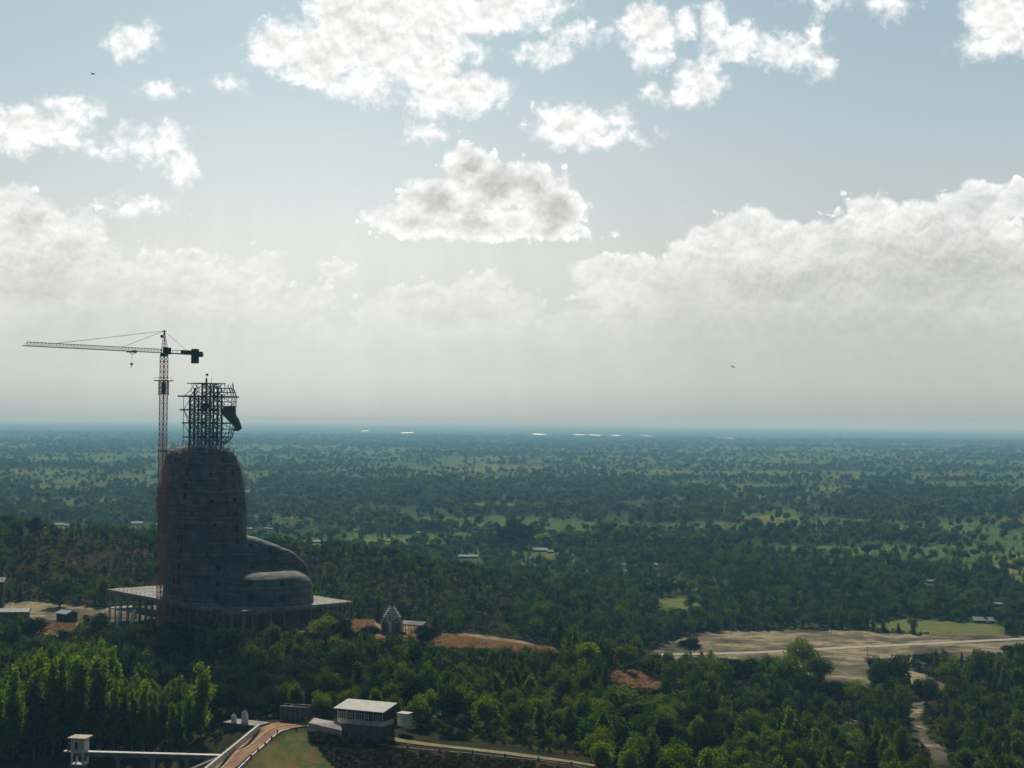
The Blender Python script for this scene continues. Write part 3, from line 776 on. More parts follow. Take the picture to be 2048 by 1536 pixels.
# forearm / sleeve sweeping forward and down to the knee, on both sides
Da = 580
arm = [(spx(450, 1096, Da), 6.4), (spx(480, 1104, Da), 6.4), (spx(505, 1106, Da), 6.0), (spx(545, 1111, Da - 1), 4.5), (spx(575, 1119, Da), 3.7), (spx(597, 1131, Da + 1), 2.7), (spx(612, 1144, Da + 2), 1.4)]
blobchain(mb, arm)
S0 = Vector(rings[4][0]); S0.z = 0
mir = lambda p_: p_ - WV * 2 * ((p_ - S0).dot(WV))
blobchain(mb, [(mir(p_), r_) for p_, r_ in arm])


def superell(mb, c_, a, bdim, h, e=2.4, zb=0.0):
    rr = []
    for t in np.linspace(0, 1, 14):
        k = (1 - t ** 4.2) ** (1 / 2.2) if t < 1 else 0.04
        rr.append((c_ + Vector((0, 0, zb + h * t)), a * max(k, .04), bdim * max(k, .04), e))
    ring_loft(mb, rr)
kn = spx(532, 1160, 573); kn.z = ZT - 1.0
superell(mb, kn, 16.0, 16.8, 13.6, 2.5)                         # near knee
superell(mb, mir(kn) + Vector((9, 0, 0)), 14.5, 15.0, 14.6, 2.6)                    # far knee
lap = (kn + mir(kn)) / 2; superell(mb, lap - FV * 4, 24.0, 16.0, 15.0, 2.8)   # crossed shins
hip = Vector((rings[1][0].x, rings[1][0].y, ZT - 1)); superell(mb, hip + Vector((1.5, 0, 0)), 18.5, 13.0, 15.0, 2.5)
blobchain(mb, [(spx(350, 960, 590), 5.0), (spx(336, 1005, 588), 4.6), (spx(342, 1050, 588), 4.8), (spx(360, 1085, 588), 4.5)])   # back of the far upper arm
me = bpy.data.meshes.new('tmp'); me.from_pydata(mb.v, [], mb.f); tmp = bpy.data.objects.new('tmp', me); COL.objects.link(tmp)
rm = tmp.modifiers.new('r', 'REMESH'); rm.mode = 'VOXEL'; rm.voxel_size = 0.55
sm = tmp.modifiers.new('s', 'SMOOTH'); sm.iterations = 6; sm.factor = 0.6
dg = bpy.context.evaluated_depsgraph_get(); body_me = bpy.data.meshes.new_from_object(tmp.evaluated_get(dg)); bpy.data.objects.remove(tmp)
# robe relief: shallow drapery folds and formwork lifts pressed into the shell
nv = len(body_me.vertices); co = np.empty(nv * 3, np.float32); body_me.vertices.foreach_get('co', co); co = co.reshape(-1, 3)
no = np.empty(nv * 3, np.float32); body_me.vertices.foreach_get('normal', no); no = no.reshape(-1, 3)
lift = (np.abs(((co[:, 2] - ZT) / 1.5) % 1 - .5) > .42) * -0.06
fold = np.sin((co[:, 2] * 0.55 + co[:, 0] * 0.35 + 3 * fbm(co[:, 0] / 9, co[:, 2] / 11))) * 0.16
co += no * (lift + fold + (fbm(co[:, 0] / 3, co[:, 2] / 3) - .5) * 0.35)[:, None]
body_me.vertices.foreach_set('co', co.ravel()); body_me.update(); body_me.shade_smooth()
bmt = bpy.data.materials.new('statue_concrete'); bmt.use_nodes = True; N = NT(bmt.node_tree); P = bmt.node_tree.nodes['Principled BSDF']
g = N.node('ShaderNodeNewGeometry'); s3 = N.node('ShaderNodeSeparateXYZ'); N.l.new(g.outputs['Position'], s3.inputs[0])
band = N.noise(N.vec('MULTIPLY', g.outputs['Position'], (0.04, 0.04, 1.1)), 1.0, 3.0, 0.7); blot = N.noise(g.outputs['Position'], 0.22, 5.0, 0.65)
strk = N.noise(N.vec('MULTIPLY', g.outputs['Position'], (1.2, 1.2, 0.07)), 1.0, 4.0, 0.6)
c = N.ramp(N.math('ADD', N.math('MULTIPLY', band, .5), N.math('MULTIPLY', blot, .5)), [(0.39, (0.055, 0.06, 0.06)), (0.50, (0.12, 0.125, 0.12)), (0.61, (0.24, 0.235, 0.215))])
c = N.mix(0.5, c, N.ramp(strk, [(0.35, (.65, .65, .65)), (0.65, (1.25, 1.25, 1.25))]), 'MULTIPLY')
ln = N.math('FRACT', N.math('MULTIPLY', s3.outputs[2], 1 / 1.5)); c = N.mix(N.math('LESS_THAN', ln, 0.10), c, N.mix(1.0, c, (.55, .55, .55), 'MULTIPLY'))
N.l.new(c, P.inputs['Base Color']); P.inputs['Roughness'].default_value = .85; P.inputs['Specular IOR Level'].default_value = .25
bn = N.node('ShaderNodeBump'); bn.inputs['Strength'].default_value = .8; bn.inputs['Distance'].default_value = .35; N.l.new(N.math('ADD', band, N.math('MULTIPLY', blot, .8)), bn.inputs['Height']); N.l.new(bn.outputs[0], P.inputs['Normal'])
body_me.materials.clear(); body_me.materials.append(bmt)
body = bpy.data.objects.new('body', body_me); COL.objects.link(body); body.parent = statue; body.matrix_parent_inverse = Matrix.Translation(statue.location).inverted()
bvh = BVHTree.FromPolygons([tuple(v) for v in co.tolist()], [tuple(p_.vertices) for p_ in body_me.polygons])
WIN = [(352,918,1,1.2),(358,919,.9,1),(380,920,.9,1.1),(405,919,.9,1.1),(445,921,1.2,1.4),(449,923,.9,1.1),(375,944,1.1,2.4),(421,950,.8,1.2),(466,948,1.1,2.0),(371,971,1.6,2.0),(468,972,.9,1.8),
 (442,978,.8,1),(370,993,1.2,1.8),(423,1003,1.1,1.1),(453,1004,1.1,1.1),(470,1001,.9,1.6),(472,1028,1,1.9),(372,1051,.9,1.4),(473,1056,1.1,1.7),(356,1076,1,1.8),(364,1076,1,1.8),(475,1081,1.1,1.9),
 (501,1091,1.3,1.1),(540,1100,1,1.7),(359,1131,1.3,1.6),(503,1136,1.3,1.7),(437,1137,1.2,1.4),(436,1166,1.6,1.7),(501,1166,1.6,1.7),(565,1167,1.5,1.7),(394,1168,1,1.1),(348,1162,.9,1.6),
 (358,1162,.9,1.6),(435,1194,1.8,2.4),(501,1196,1.8,2.2),(564,1196,1.6,2.2),(385,1028,.8,1),(362,1100,1,1.4),(415,1110,1,1.2),(346,950,.7,1.2),(430,1050,.8,1.1)]
for px, py, wd, hh in WIN:
    wd, hh = wd * 1.3, hh * 1.2
    d = ray(px, py); hit, nrm, _, _ = bvh.ray_cast(CP, d.normalized())
    if hit is None: continue
    n2 = Vector((nrm.x, nrm.y, 0)).normalized(); t2 = Vector((-n2.y, n2.x, 0)); up = (Vector((0, 0, 1)) - nrm * nrm.z).normalized()
    mb = MB(); o_ = hit + nrm * .12
    pts = [o_ - t2 * wd / 2 - up * hh / 2, o_ + t2 * wd / 2 - up * hh / 2, o_ + t2 * wd / 2 + up * hh / 2, o_ - t2 * wd / 2 + up * hh / 2]
    mb.prism([p_ - nrm * .6 for p_ in pts], top=pts); part(mb, 'window_opening', M_dark, statue)
    
# head: steel frame
HC = spx(411, 896); HC.y = SY
hz = lambda py: CAMZ + ray(411, py).z * SY
hp = lambda f, w_, z: Vector((HC.x, HC.y, 0)) + FV * f + WV * w_ + Vector((0, 0, z))
head = MB(); head_e = empty('head_frame'); head_e.parent = statue; head_e.location = (0, 0, 0)
tops = {(-5, -3): 790, (-5, 0): 776, (-5, 3): 793, (0, -3): 766, (0, 0): 757, (0, 3): 767, (5, -3): 788, (5, 0): 771, (5, 3): 770}


def hpart(mb, name, m):
    o = mb.build(name, m); o.parent = head_e; o.matrix_parent_inverse = Matrix.Translation(statue.location).inverted(); return o
z0 = hz(905)
for (f_, w_), ty in tops.items():
    mb = MB(); mb.bar(hp(f_, w_, z0), hp(f_, w_, hz(ty)), .42); hpart(mb, 'post', M_steel)
for py, f0, f1, r_ in [(767, -4.6, 6, .22), (793, -10.4, 12.4, .30), (820, -9.4, 6, .30), (846, -8.4, 10, .28), (874, -8.0, 9, .25), (898, -8, 9, .25)]:
    mb = MB()
    for w_ in (-3, 0, 3): mb.bar(hp(f0, w_, hz(py)), hp(f1, w_, hz(py)), r_)
    for f_ in (-5, 0, 5): mb.bar(hp(f_, -5.5, hz(py)), hp(f_, 5.5, hz(py)), r_ * .8)
    hpart(mb, 'beam', M_steel)
lv = [767, 780, 793, 806, 820, 833, 846, 860, 874, 886, 898]
mb = MB()
for k in range(len(lv) - 1):
    za, zb = hz(lv[k]), hz(lv[k + 1])
    for w_ in (-3, 0, 3):
        for f_ in (-5, 0):
            if k < 2 and f_ == -5 and w_ != 0: continue
            a, b_ = (f_, f_ + 5) if (k + int(w_)) % 2 else (f_ + 5, f_)
            mb.bar(hp(a, w_, za), hp(b_, w_, zb), .15); mb.bar(hp(b_, w_, za), hp((a + b_) / 2, w_, zb), .11)
            mb.bar(hp((a + b_) / 2, w_, za), hp(a, w_, zb), .10)
    for f_ in (-5, 0, 5):
        for w_ in (-3, 0):
            mb.bar(hp(f_, w_, za), hp(f_, w_ + 3, zb), .11); mb.bar(hp(f_, w_ + 3, za), hp(f_, w_, zb), .11)
hpart(mb, 'bracing', M_steel)
mb = MB()      # outrigger behind the head
for w_ in (-2, 2):
    mb.bar(hp(-8.4, w_, hz(793)), hp(-8.4, w_, hz(898)), .13)
    for a, b_ in ((793, 820), (846, 820), (874, 846)): mb.bar(hp(-8.4, w_, hz(b_)), hp(-5, w_, hz(a)), .12)
    mb.bar(hp(-8.2, w_, hz(793)), hp(-5, w_, hz(778)), .14); mb.bar(hp(-8.4, w_, hz(880)), hp(-5, w_, hz(896)), .12)
    mb.bar(hp(-8.2, w_, hz(822)), hp(-5, w_, hz(858)), .13)
hpart(mb, 'outrigger', M_steel)
mb = MB()      # face cage: curved ribs and hoops following the front of the skull
face = [(776, 11.2), (784, 12.0), (793, 12.6), (803, 12.5), (812, 12.4), (858, 11.8), (866, 11.4), (874, 11.0), (882, 9.6), (888, 8.0)]
for py, f1 in face:
    pts = [hp(f1 - (w_ / 7.5) ** 2 * 7, w_, hz(py)) for w_ in np.linspace(-7, 7, 11)]
    for a, b_ in zip(pts, pts[1:]): mb.bar(a, b_, .11)
    mb.bar(hp(5, 0, hz(py)), hp(f1, 0, hz(py)), .12); mb.bar(hp(5, -3, hz(py)), hp(f1 - 1.2, -3, hz(py)), .12)
for w_ in np.linspace(-6.5, 6.5, 12):
    for (pa, fa), (pb, fb) in zip(face, face[1:]): mb.bar(hp(fa - (w_ / 7.5) ** 2 * 7, w_, hz(pa)), hp(fb - (w_ / 7.5) ** 2 * 7, w_, hz(pb)), .09)
    t_ = R_.uniform(1, 2.6); ft = face[0][1] - (w_ / 7.5) ** 2 * 7; mb.bar(hp(ft, w_, hz(776)), hp(ft - .3, w_, hz(776) + t_), .08)
for a, b_ in ((793, 778), (793, 808), (820, 808), (874, 858), (874, 888), (846, 858)): 
    for w_ in (-3, 3): mb.bar(hp(5, w_, hz(a)), hp(10, w_, hz(b_)), .12)
for f_ in np.linspace(6, 11, 5): mb.bar(hp(f_, -1, hz(800)), hp(f_, -1, hz(772) + R_.uniform(-.5, 1.5)), .09)
hpart(mb, 'face_cage', M_steel)
mb = MB()      # the finished piece of the face: brow, nose and upper cheeks
rows = [(812, 12.0, 3.2), (816, 12.2, 3.4), (822, 11.9, 3.4), (828, 11.9, 3.1), (834, 12.4, 2.6), (840, 13.3, 2.3), (846, 13.8, 1.8), (851, 14.3, 1.4), (855, 14.6, 1.1), (857.5, 13.6, 1.1)]
wsx = np.linspace(-1, 1, 15); b = len(mb.v)
for py, fn, wm in rows:
    for s_ in wsx:
        w_ = s_ * wm; nose = 1.8 * math.exp(-(w_ / 1.3) ** 2) if py > 820 else 0.5
        mb.v.append(tuple(hp(fn - 1.8 + nose - (w_ / 7.5) ** 2 * 7.5, w_, hz(py))))
for i in range(len(rows) - 1):
    for k in range(14): mb.f.append((b + i * 15 + k, b + i * 15 + k + 1, b + (i + 1) * 15 + k + 1, b + (i + 1) * 15 + k))
fo = hpart(mb, 'face_panel', mat('face_panel_paint', (0.10, 0.08, 0.09), .8, .3, 1.0)); so = fo.modifiers.new('s', 'SOLIDIFY'); so.thickness = 1.0; so.offset = -1
mb = MB()      # sheeted platform deck in the middle of the head
mb.box(hp(-.3, -.5, hz(812)), (3.0, 3.0, 2.2), atan2(FV.y, FV.x)); hpart(mb, 'deck_hoarding', M_steel)
mb = MB(); q = hp(0, 0, hz(757)); mb.bar(q, q + Vector((.4, 0, 1.6)), .12); mb.box(q + Vector((.2, 0, 1.5)), (.9, .7, .7)); hpart(mb, 'lamp', M_steel); mb = MB(); mb.bar(hp(2, 0, hz(766)), hp(2.4, 0, hz(752)), .08); hpart(mb, 'antenna', M_steel)
# rebar fringe around the shoulders
for i in range(96):
    a = R_.uniform(0, 2 * pi); mb = MB()
    lvl = R_.choice([(-5, .97), (-4, .97), (-3, .97)]); rr = rings[lvl[0]]; ct, st = cos(a), sin(a); k = (abs(ct) ** 2.5 + abs(st) ** 2.5) ** (-1 / 2.5)
    p0 = rr[0] + (WV * rr[1] * ct * k + FV * rr[2] * st * k) * lvl[1]; out = (p0 - rr[0]); out.z = 0; out.normalize()
    mb.bar(p0, p0 + Vector((0, 0, R_.uniform(1.6, 3.4))) + out * R_.uniform(.2, .9) + Vector((R_.uniform(-.4, .4), 0, 0)), .07); part(mb, 'rebar', M_rust, statue)
# bamboo scaffold strips up the edges
for side, ys_ in ((1, (925, 1075)), (-1, (915, 1060))):
    mb = MB(); pys = list(range(ys_[0], ys_[1], 14)); 
    def edge_pt(py, extra):
        c_ = np.interp(py, [p_[0] for p_ in prof[::-1]], [p_[1] for p_ in prof[::-1]]); h_ = np.interp(py, [p_[0] for p_ in prof[::-1]], [p_[2] for p_ in prof[::-1]])
        if side < 0: h_ += 10 * math.exp(-((py - 1003) / 38) ** 2)
        return spx(c_ + side * (h_ + extra), py, SY - 1)
    for ex in (1.5, 6.5):
        for dy in (0, 3):
            for a, b_ in zip(pys, pys[1:]): mb.bar(edge_pt(a, ex) + Vector((0, dy, 0)), edge_pt(b_, ex) + Vector((0, dy, 0)), .09)
    for a in pys:
        mb.bar(edge_pt(a, -3), edge_pt(a, 8), .07); mb.bar(edge_pt(a, 6.5), edge_pt(a, 6.5) + Vector((0, 3, 0)), .06)
    part(mb, 'edge_scaffold', M_rust, statue)

# ------------------------------------------------------------------ tower crane
CXp, CDp = 325.5, 570.0
cbx = ray(CXp, 900).x * CDp; cbz = H(cbx, CDp)
jz = CAMZ + ray(326, 706).z * CDp
jd = Vector((-0.607, -0.795, 0)).normalized(); jn = Vector((-jd.y, jd.x, 0)); ja = atan2(jd.y, jd.x)
crane = empty('tower_crane', (cbx, CDp, cbz)); tag(crane, 'tall orange lattice tower crane standing in front of the statue', 'crane')
C0 = Vector((cbx, CDp, 0)); jp = lambda l, s_, z: C0 + jd * l + jn * s_ + Vector((0, 0, z))


def lattice_sq(mb, w_, z0, z1, pan, r, rd):
    a0 = ja + 0.12; cs = [Vector((cos(a0 + k * pi / 2 + pi / 4), sin(a0 + k * pi / 2 + pi / 4), 0)) * w_ * .7071 for k in range(4)]
    n = int((z1 - z0) / pan)
    for c_ in cs: mb.bar(C0 + c_ + Vector((0, 0, z0)), C0 + c_ + Vector((0, 0, z1)), r)
    for i in range(n):
        za, zb = z0 + (z1 - z0) * i / n, z0 + (z1 - z0) * (i + 1) / n
        for k in range(4):
            a, b_ = cs[k], cs[(k + 1) % 4]
            if i % 2: a, b_ = b_, a
            mb.bar(C0 + a + Vector((0, 0, za)), C0 + b_ + Vector((0, 0, zb)), rd); mb.bar(C0 + a + Vector((0, 0, zb)), C0 + b_ + Vector((0, 0, zb)), rd)
mb = MB(); lattice_sq(mb, 2.0, cbz - .5, jz - 1.2, 1.9, .17, .11); part(mb, 'mast', M_orange, crane)
zc = CAMZ + ray(326, 762).z * CDp
mb = MB(); lattice_sq(mb, 2.5, zc - 5.2, zc, 1.3, .17, .10); mb.box((C0.x, C0.y, zc - 2.6), (1.1, 1.1, 4.2), ja); part(mb, 'climbing_frame', M_craned, crane)
mb = MB()
for k in range(4):
    a = ja + .12 + k * pi / 2; mb.box((C0.x + cos(a) * 1.95, C0.y + sin(a) * 1.95, zc + .1), (1.0, 4.9, .35), a)
    e1 = C0 + Vector((cos(a) * 2.4 - sin(a) * 2.4, sin(a) * 2.4 + cos(a) * 2.4, zc)); e2 = C0 + Vector((cos(a) * 2.4 + sin(a) * 2.4, sin(a) * 2.4 - cos(a) * 2.4, zc))
    mb.bar(e1, e1 + Vector((0, 0, 1.3)), .05); mb.bar(e1 + Vector((0, 0, 1.2)), e2 + Vector((0, 0, 1.2)), .04)
part(mb, 'collar_platform', M_craned, crane)
mb = MB(); mb.lathe((C0.x, C0.y, jz - 1.3), [(1.35, 0), (1.5, .3), (1.5, .8), (1.2, 1.2)], 16); part(mb, 'slewing_ring', M_craned, crane)
JL, CL = 60.5, 18.5
mb = MB(); n = 40; hw, hh = .62, 1.35
for s_ in (-hw, hw): mb.bar(jp(0.8, s_, jz), jp(JL, s_, jz), .11)
mb.bar(jp(.8, 0, jz + hh), jp(JL - 1.5, 0, jz + hh), .11)
for i in range(n):
    l0, l1 = .8 + (JL - 1.5) * i / n, .8 + (JL - 1.5) * (i + 1) / n; lm = (l0 + l1) / 2
    for s_ in (-hw, hw): mb.bar(jp(l0, s_, jz), jp(lm, 0, jz + hh), .05); mb.bar(jp(lm, 0, jz + hh), jp(l1, s_, jz), .05)
    mb.bar(jp(l0, -hw, jz), jp(l0, hw, jz), .05)
mb.bar(jp(JL, -hw, jz), jp(JL, hw, jz), .12)
part(mb, 'jib', M_jib, crane)
mb = MB()
for s_ in (-.6, .6): mb.bar(jp(-.8, s_, jz), jp(-CL, s_, jz), .2)
for l in np.arange(2, CL, 2): mb.bar(jp(-l, -.6, jz), jp(-l, .6, jz), .08)
for s_ in (-1, 1):
    mb.bar(jp(-3, s_, jz + 1.2), jp(-12, s_, jz + 1.2), .05)
    for l in range(3, 13, 2): mb.bar(jp(-l, s_, jz), jp(-l, s_, jz + 1.2), .05)
mb.box(jp(-10, 0, jz + .12), (17, 1.9, .14), ja); part(mb, 'counter_jib', M_craned, crane)
mb = MB(); mb.box(jp(-14.8, 0, jz - .6), (2.4, 1.7, 5.4), ja); mb.box(jp(-17.2, 0, jz + .2), (1.6, 1.6, 2.0), ja); part(mb, 'counterweight', M_craned, crane)
mb = MB(); mb.box(jp(-11.2, 0, jz + .85), (5.6, 1.4, 1.2), ja); mb.lathe(jp(-8.6, 0, jz + .3), [(.5, 0), (.6, .2), (.6, .9), (.4, 1.1)], 10); part(mb, 'winch', M_craned, crane)
cabc = jp(-2.6, -1.5, jz + .8); mb = MB(); mb.box(cabc, (2.5, 1.7, 2.3), ja); mb.box(cabc + Vector((0, 0, 1.25)), (2.8, 2.0, .18), ja); cab = part(mb, 'operator_cab', M_craned, crane)
zap = CAMZ + ray(327, 662).z * CDp
mb = MB()
for l, s_ in ((.8, -.7), (.8, .7), (-1.4, -.7), (-1.4, .7)): mb.bar(jp(l, s_, jz), jp(.1, s_ * .2, zap), .14)
for t in np.linspace(.12, .85, 6):
    f_ = lambda l, s_: jp(l * (1 - t) + .1 * t, s_ * (1 - .8 * t), jz + (zap - jz) * t)
    mb.bar(f_(.8, -.7), f_(.8, .7), .07); mb.bar(f_(-1.4, -.7), f_(-1.4, .7), .07); mb.bar(f_(.8, .7), f_(-1.4, .7), .07); mb.bar(f_(.8, -.7), f_(-1.4, -.7), .07)
mb.box(jp(1.1, 0, zap - 2.0), (.9, .8, 1.0), ja); mb.box(jp(0, 0, zap), (.7, .6, .5), ja); part(mb, 'tower_head', M_craned, crane)
ap = jp(.1, 0, zap)
for a in (jp(47.0, 0, jz + hh + .1), jp(18.8, 0, jz + hh + .1), jp(-12.5, 0, jz + .3)):
    mb = MB(); mb.bar(ap, a, .07)
    for t in np.linspace(.2, .85, 4): q = ap.lerp(a, t); mb.bar(q - Vector((0, 0, .12)), q + Vector((0, 0, .12)), .14)
    part(mb, 'tie_rod', M_craned, crane)
mb = MB(); mb.box(jp(14.9, 0, jz - .25), (3.4, 1.6, .35), ja)
mb.bar(jp(13.4, .7, jz - .4), jp(14.9, 0, jz - 1.2), .1); mb.bar(jp(16.4, .7, jz - .4), jp(14.9, 0, jz - 1.2), .1); mb.box(jp(13.6, 0, jz + .1), (1.1, 1.2, .6), ja)
trol = part(mb, 'trolley', M_craned, crane)
mb = MB(); mb.bar(jp(14.9, -.3, jz - .5), jp(14.9, -.15, jz - 4.4), .03); mb.bar(jp(14.9, .3, jz - .5), jp(14.9, .15, jz - 4.4), .03)
hk = mb.build('hoist_rope', M_craned); hk.parent = trol
mb = MB(); mb.prism([jp(14.5, -.3, jz - 4.9), jp(15.3, -.3, jz - 4.9), jp(15.3, .3, jz - 4.9), jp(14.5, .3, jz - 4.9)], .7); mb.bar(jp(14.9, 0, jz - 4.9), jp(14.9, 0, jz - 5.6), .18, .12); mb.bar(jp(14.9, 0, jz - 5.6), jp(15.1, 0, jz - 5.9), .1)
hk = mb.build('hook_block', M_craned); hk.parent = trol
mb = MB(); zb = hz(901); tgt = spx(352, 903, 582)
for s_ in (-1, 1): mb.bar(C0 + Vector((s_, 1, zb)), tgt + Vector((s_ * .8, 0, 0)), .14)
mb.box((C0.x, C0.y, zb), (2.6, 2.6, .3), ja); part(mb, 'anchor_brace', M_craned, crane)
mb = MB(); mb.box((C0.x, C0.y, cbz), (4.5, 4.5, 1.4), ja); part(mb, 'footing', M_concd, crane)

# ------------------------------------------------------------------ buildings
def local(root):
    """returns a function mapping local coordinates (x right along the front, y back, z up) to a root-local MB build"""
    return root


def bpart(mb, name, m, root):
    o = mb.build(name, m); o.parent = root; return o


def gable_house(name, label, cat, x, y, rz, L, Wd, hw, hr, mw, mr, over=.5, z=None, group=None, doors=0):
    """ridge along local x; local y is depth"""
    z = H(x, y) if z is None else z
    r = empty(name, (x, y, z), rz); tag(r, label, cat, group)
    mb = MB(); mb.box((0, 0, hw / 2 - .5), (L, Wd, hw + 1))
    for s_ in (-1, 1):
        xx = s_ * L / 2; mb.prism([(xx - .05, -Wd / 2, hw), (xx + .05, -Wd / 2, hw), (xx + .05, Wd / 2, hw), (xx - .05, Wd / 2, hw)], top=[(xx - .05, -.02, hw + hr - .04), (xx + .05, -.02, hw + hr - .04), (xx + .05, .02, hw + hr - .04), (xx - .05, .02, hw + hr - .04)])
    bpart(mb, 'wall', mw, r)
    mb = MB(); a = L / 2 + over; b_ = Wd / 2 + over; zd = hw - hr * over / (Wd / 2)
    for s_ in (-1, 1):
        lo = [(-a, 0, hw + hr), (a, 0, hw + hr), (a, s_ * b_, zd), (-a, s_ * b_, zd)]
        if s_ > 0: lo = lo[::-1]
        mb.prism([(p_[0], p_[1], p_[2] + .02) for p_ in lo], .12)
    bpart(mb, 'roof', mr, r)
    for k in range(doors):
        mb = MB(); mb.box((-L / 2 + L * (k + .5) / doors, -Wd / 2 - .03, hw * .45), (1.1, .08, hw * .8)); bpart(mb, 'door', M_dark, r)
    return r

# office house by the dam
hc = at(730, 1446, 385); hr_ = radians(-23)
HZ = CAMZ + ray(740, 1448).z * 385
house = empty('house', (hc.x, 386.5, HZ), hr_); tag(house, 'long single storey house with pale sloping roof above a grey stone base', 'house')
L, Wd = 12.6, 6.0
mb = MB(); mb.box((0, 0, .55), (L, Wd, 1.1)); bpart(mb, 'plinth', M_white, house)
mb = MB(); mb.box((0, .2, 2.3), (L - .1, Wd - .45, 2.4)); mb.prism([(-L / 2 + .05, -Wd / 2 + .1, 3.5), (L / 2 - .05, -Wd / 2 + .1, 3.5), (L / 2 - .05, Wd / 2 - .05, 3.5), (-L / 2 + .05, Wd / 2 - .05, 3.5)], top=[(-L / 2 + .05, -Wd / 2 + .1, 3.72), (L / 2 - .05, -Wd / 2 + .1, 3.72), (L / 2 - .05, Wd / 2 - .05, 4.55), (-L / 2 + .05, Wd / 2 - .05, 4.55)]); bpart(mb, 'wall', M_wood, house)
for k in range(6):
    mb = MB(); mb.box((-L / 2 + .1 + (L - .2) * k / 5, -Wd / 2 + .06, 2.3), (.2, .2, 2.5)); bpart(mb, 'pillar', M_white, house)
mb = MB(); mb.prism([(-L / 2 - .7, -Wd / 2 - 1.0, 3.62), (L / 2 + .7, -Wd / 2 - 1.0, 3.62), (L / 2 + .7, Wd / 2 + .6, 4.75), (-L / 2 - .7, Wd / 2 + .6, 4.75)], .14); rf = bpart(mb, 'roof', M_roofw, house)
mb = MB(); mb.box((0, -Wd / 2 - 1.02, 3.6), (L + 1.4, .08, .34)); f_ = mb.build('fascia', M_purple); f_.parent = rf
for xw, wd in ((-4.7, 2.0), (-.6, 2.0), (4.9, 1.1)):
    mb = MB(); z1, z2 = 1.25, 2.75; yw = -Wd / 2 + .12
    for xx in (xw - wd / 2, xw + wd / 2): mb.box((xx, yw, 2.0), (.12, .12, z2 - z1))
    for k in range(1, int(wd / .5)): mb.box((xw - wd / 2 + k * wd / int(wd / .5), yw + .01, 2.0), (.07, .08, z2 - z1 - .2))
    for zz in (z1, z2): mb.box((xw, yw - .005, zz), (wd + .24, .12, .12))
    wf = bpart(mb, 'window', M_white, house); mb = MB(); mb.box((xw, yw + .2, 2.0), (wd, .04, 1.4)); pn = mb.build('pane', mat('window_glass', (.03, .04, .05), .15, .1, spec=.6)); pn.parent = wf
for xd in (-2.7, 1.9):
    mb = MB()
    for xx in (-.55, 0, .55): mb.box((xd + xx, -Wd / 2 - .02, 1.55), (.13 if xx else .08, .1, 2.3))
    for zz in (2.72, 1.9, 1.0): mb.box((xd, -Wd / 2 - .025, zz), (1.2, .1, .11))
    dr = bpart(mb, 'door', M_white, house); mb = MB(); mb.box((xd, -Wd / 2 + .045, 1.55), (1.0, .05, 2.2)); pn = mb.build('pane', _mats['window_glass']); pn.parent = dr
mb = MB(); zf = -4.2
mb.prism([(-L / 2 - .2, -Wd / 2 - 2.3, zf), (L / 2 - .2, -Wd / 2 - 2.3, zf), (L / 2 + .3, Wd / 2, zf), (-L / 2 - .2, Wd / 2, zf)], top=[(-L / 2 - .2, -Wd / 2 - .1, 0), (L / 2 + .2, -Wd / 2 - .1, 0), (L / 2 + .2, Wd / 2, 0), (-L / 2 - .2, Wd / 2, 0)]); bpart(mb, 'stone_base', M_stoned, house)
for xx in (-2.7, 1.9):
    mb = MB()
    for s_ in (-.75, .75): mb.prism([(xx + s_ - .12, -Wd / 2 - 2.75, zf), (xx + s_ + .12, -Wd / 2 - 2.75, zf), (xx + s_ + .12, -Wd / 2, zf), (xx + s_ - .12, -Wd / 2, zf)], top=[(xx + s_ - .12, -Wd / 2 - .3, .12), (xx + s_ + .12, -Wd / 2 - .3, .12), (xx + s_ + .12, -Wd / 2 + .05, .12), (xx + s_ - .12, -Wd / 2 + .05, .12)])
    for k in range(10): t = (k + .5) / 10; mb.box((xx, -Wd / 2 - .15 - 2.3 * t, zf * t - .45), (1.3, .5, .9))
    bpart(mb, 'stairway', M_concd, house)
# small block right of the house
q = at(809, 1447, 388); sh = empty('water_tank', (q.x, 389, q.z), radians(-28)); tag(sh, 'small white box shaped water tank with flat lid right of the house', 'tank')
mb = MB(); mb.box((0, 0, .8), (2.9, 2.4, 3.0)); bpart(mb, 'body', M_white, sh); mb = MB(); mb.box((0, 0, 2.42), (3.3, 2.8, .22)); bpart(mb, 'lid', M_roofw, sh)
# sloped stone apron left of the house
mb = MB(); a = [at(*p_) for p_ in ((617, 1446, 381.5), (684, 1461, 378.5))]; b2 = [at(*p_) for p_ in ((628, 1435.5, 385.5), (680, 1445, 382))]
bk = [p_ + Vector((0, 2.2, 0)) for p_ in b2]; lo = [Vector((p_.x, p_.y, p_.z - 2)) for p_ in (a[0], a[1], bk[1], bk[0])]
mb.prism(lo, top=[a[0], a[1], b2[1], b2[0]]); tag(mb.build('stone_apron', M_stone), 'sloping pale stone pitched apron between the ruin and the house', 'apron')
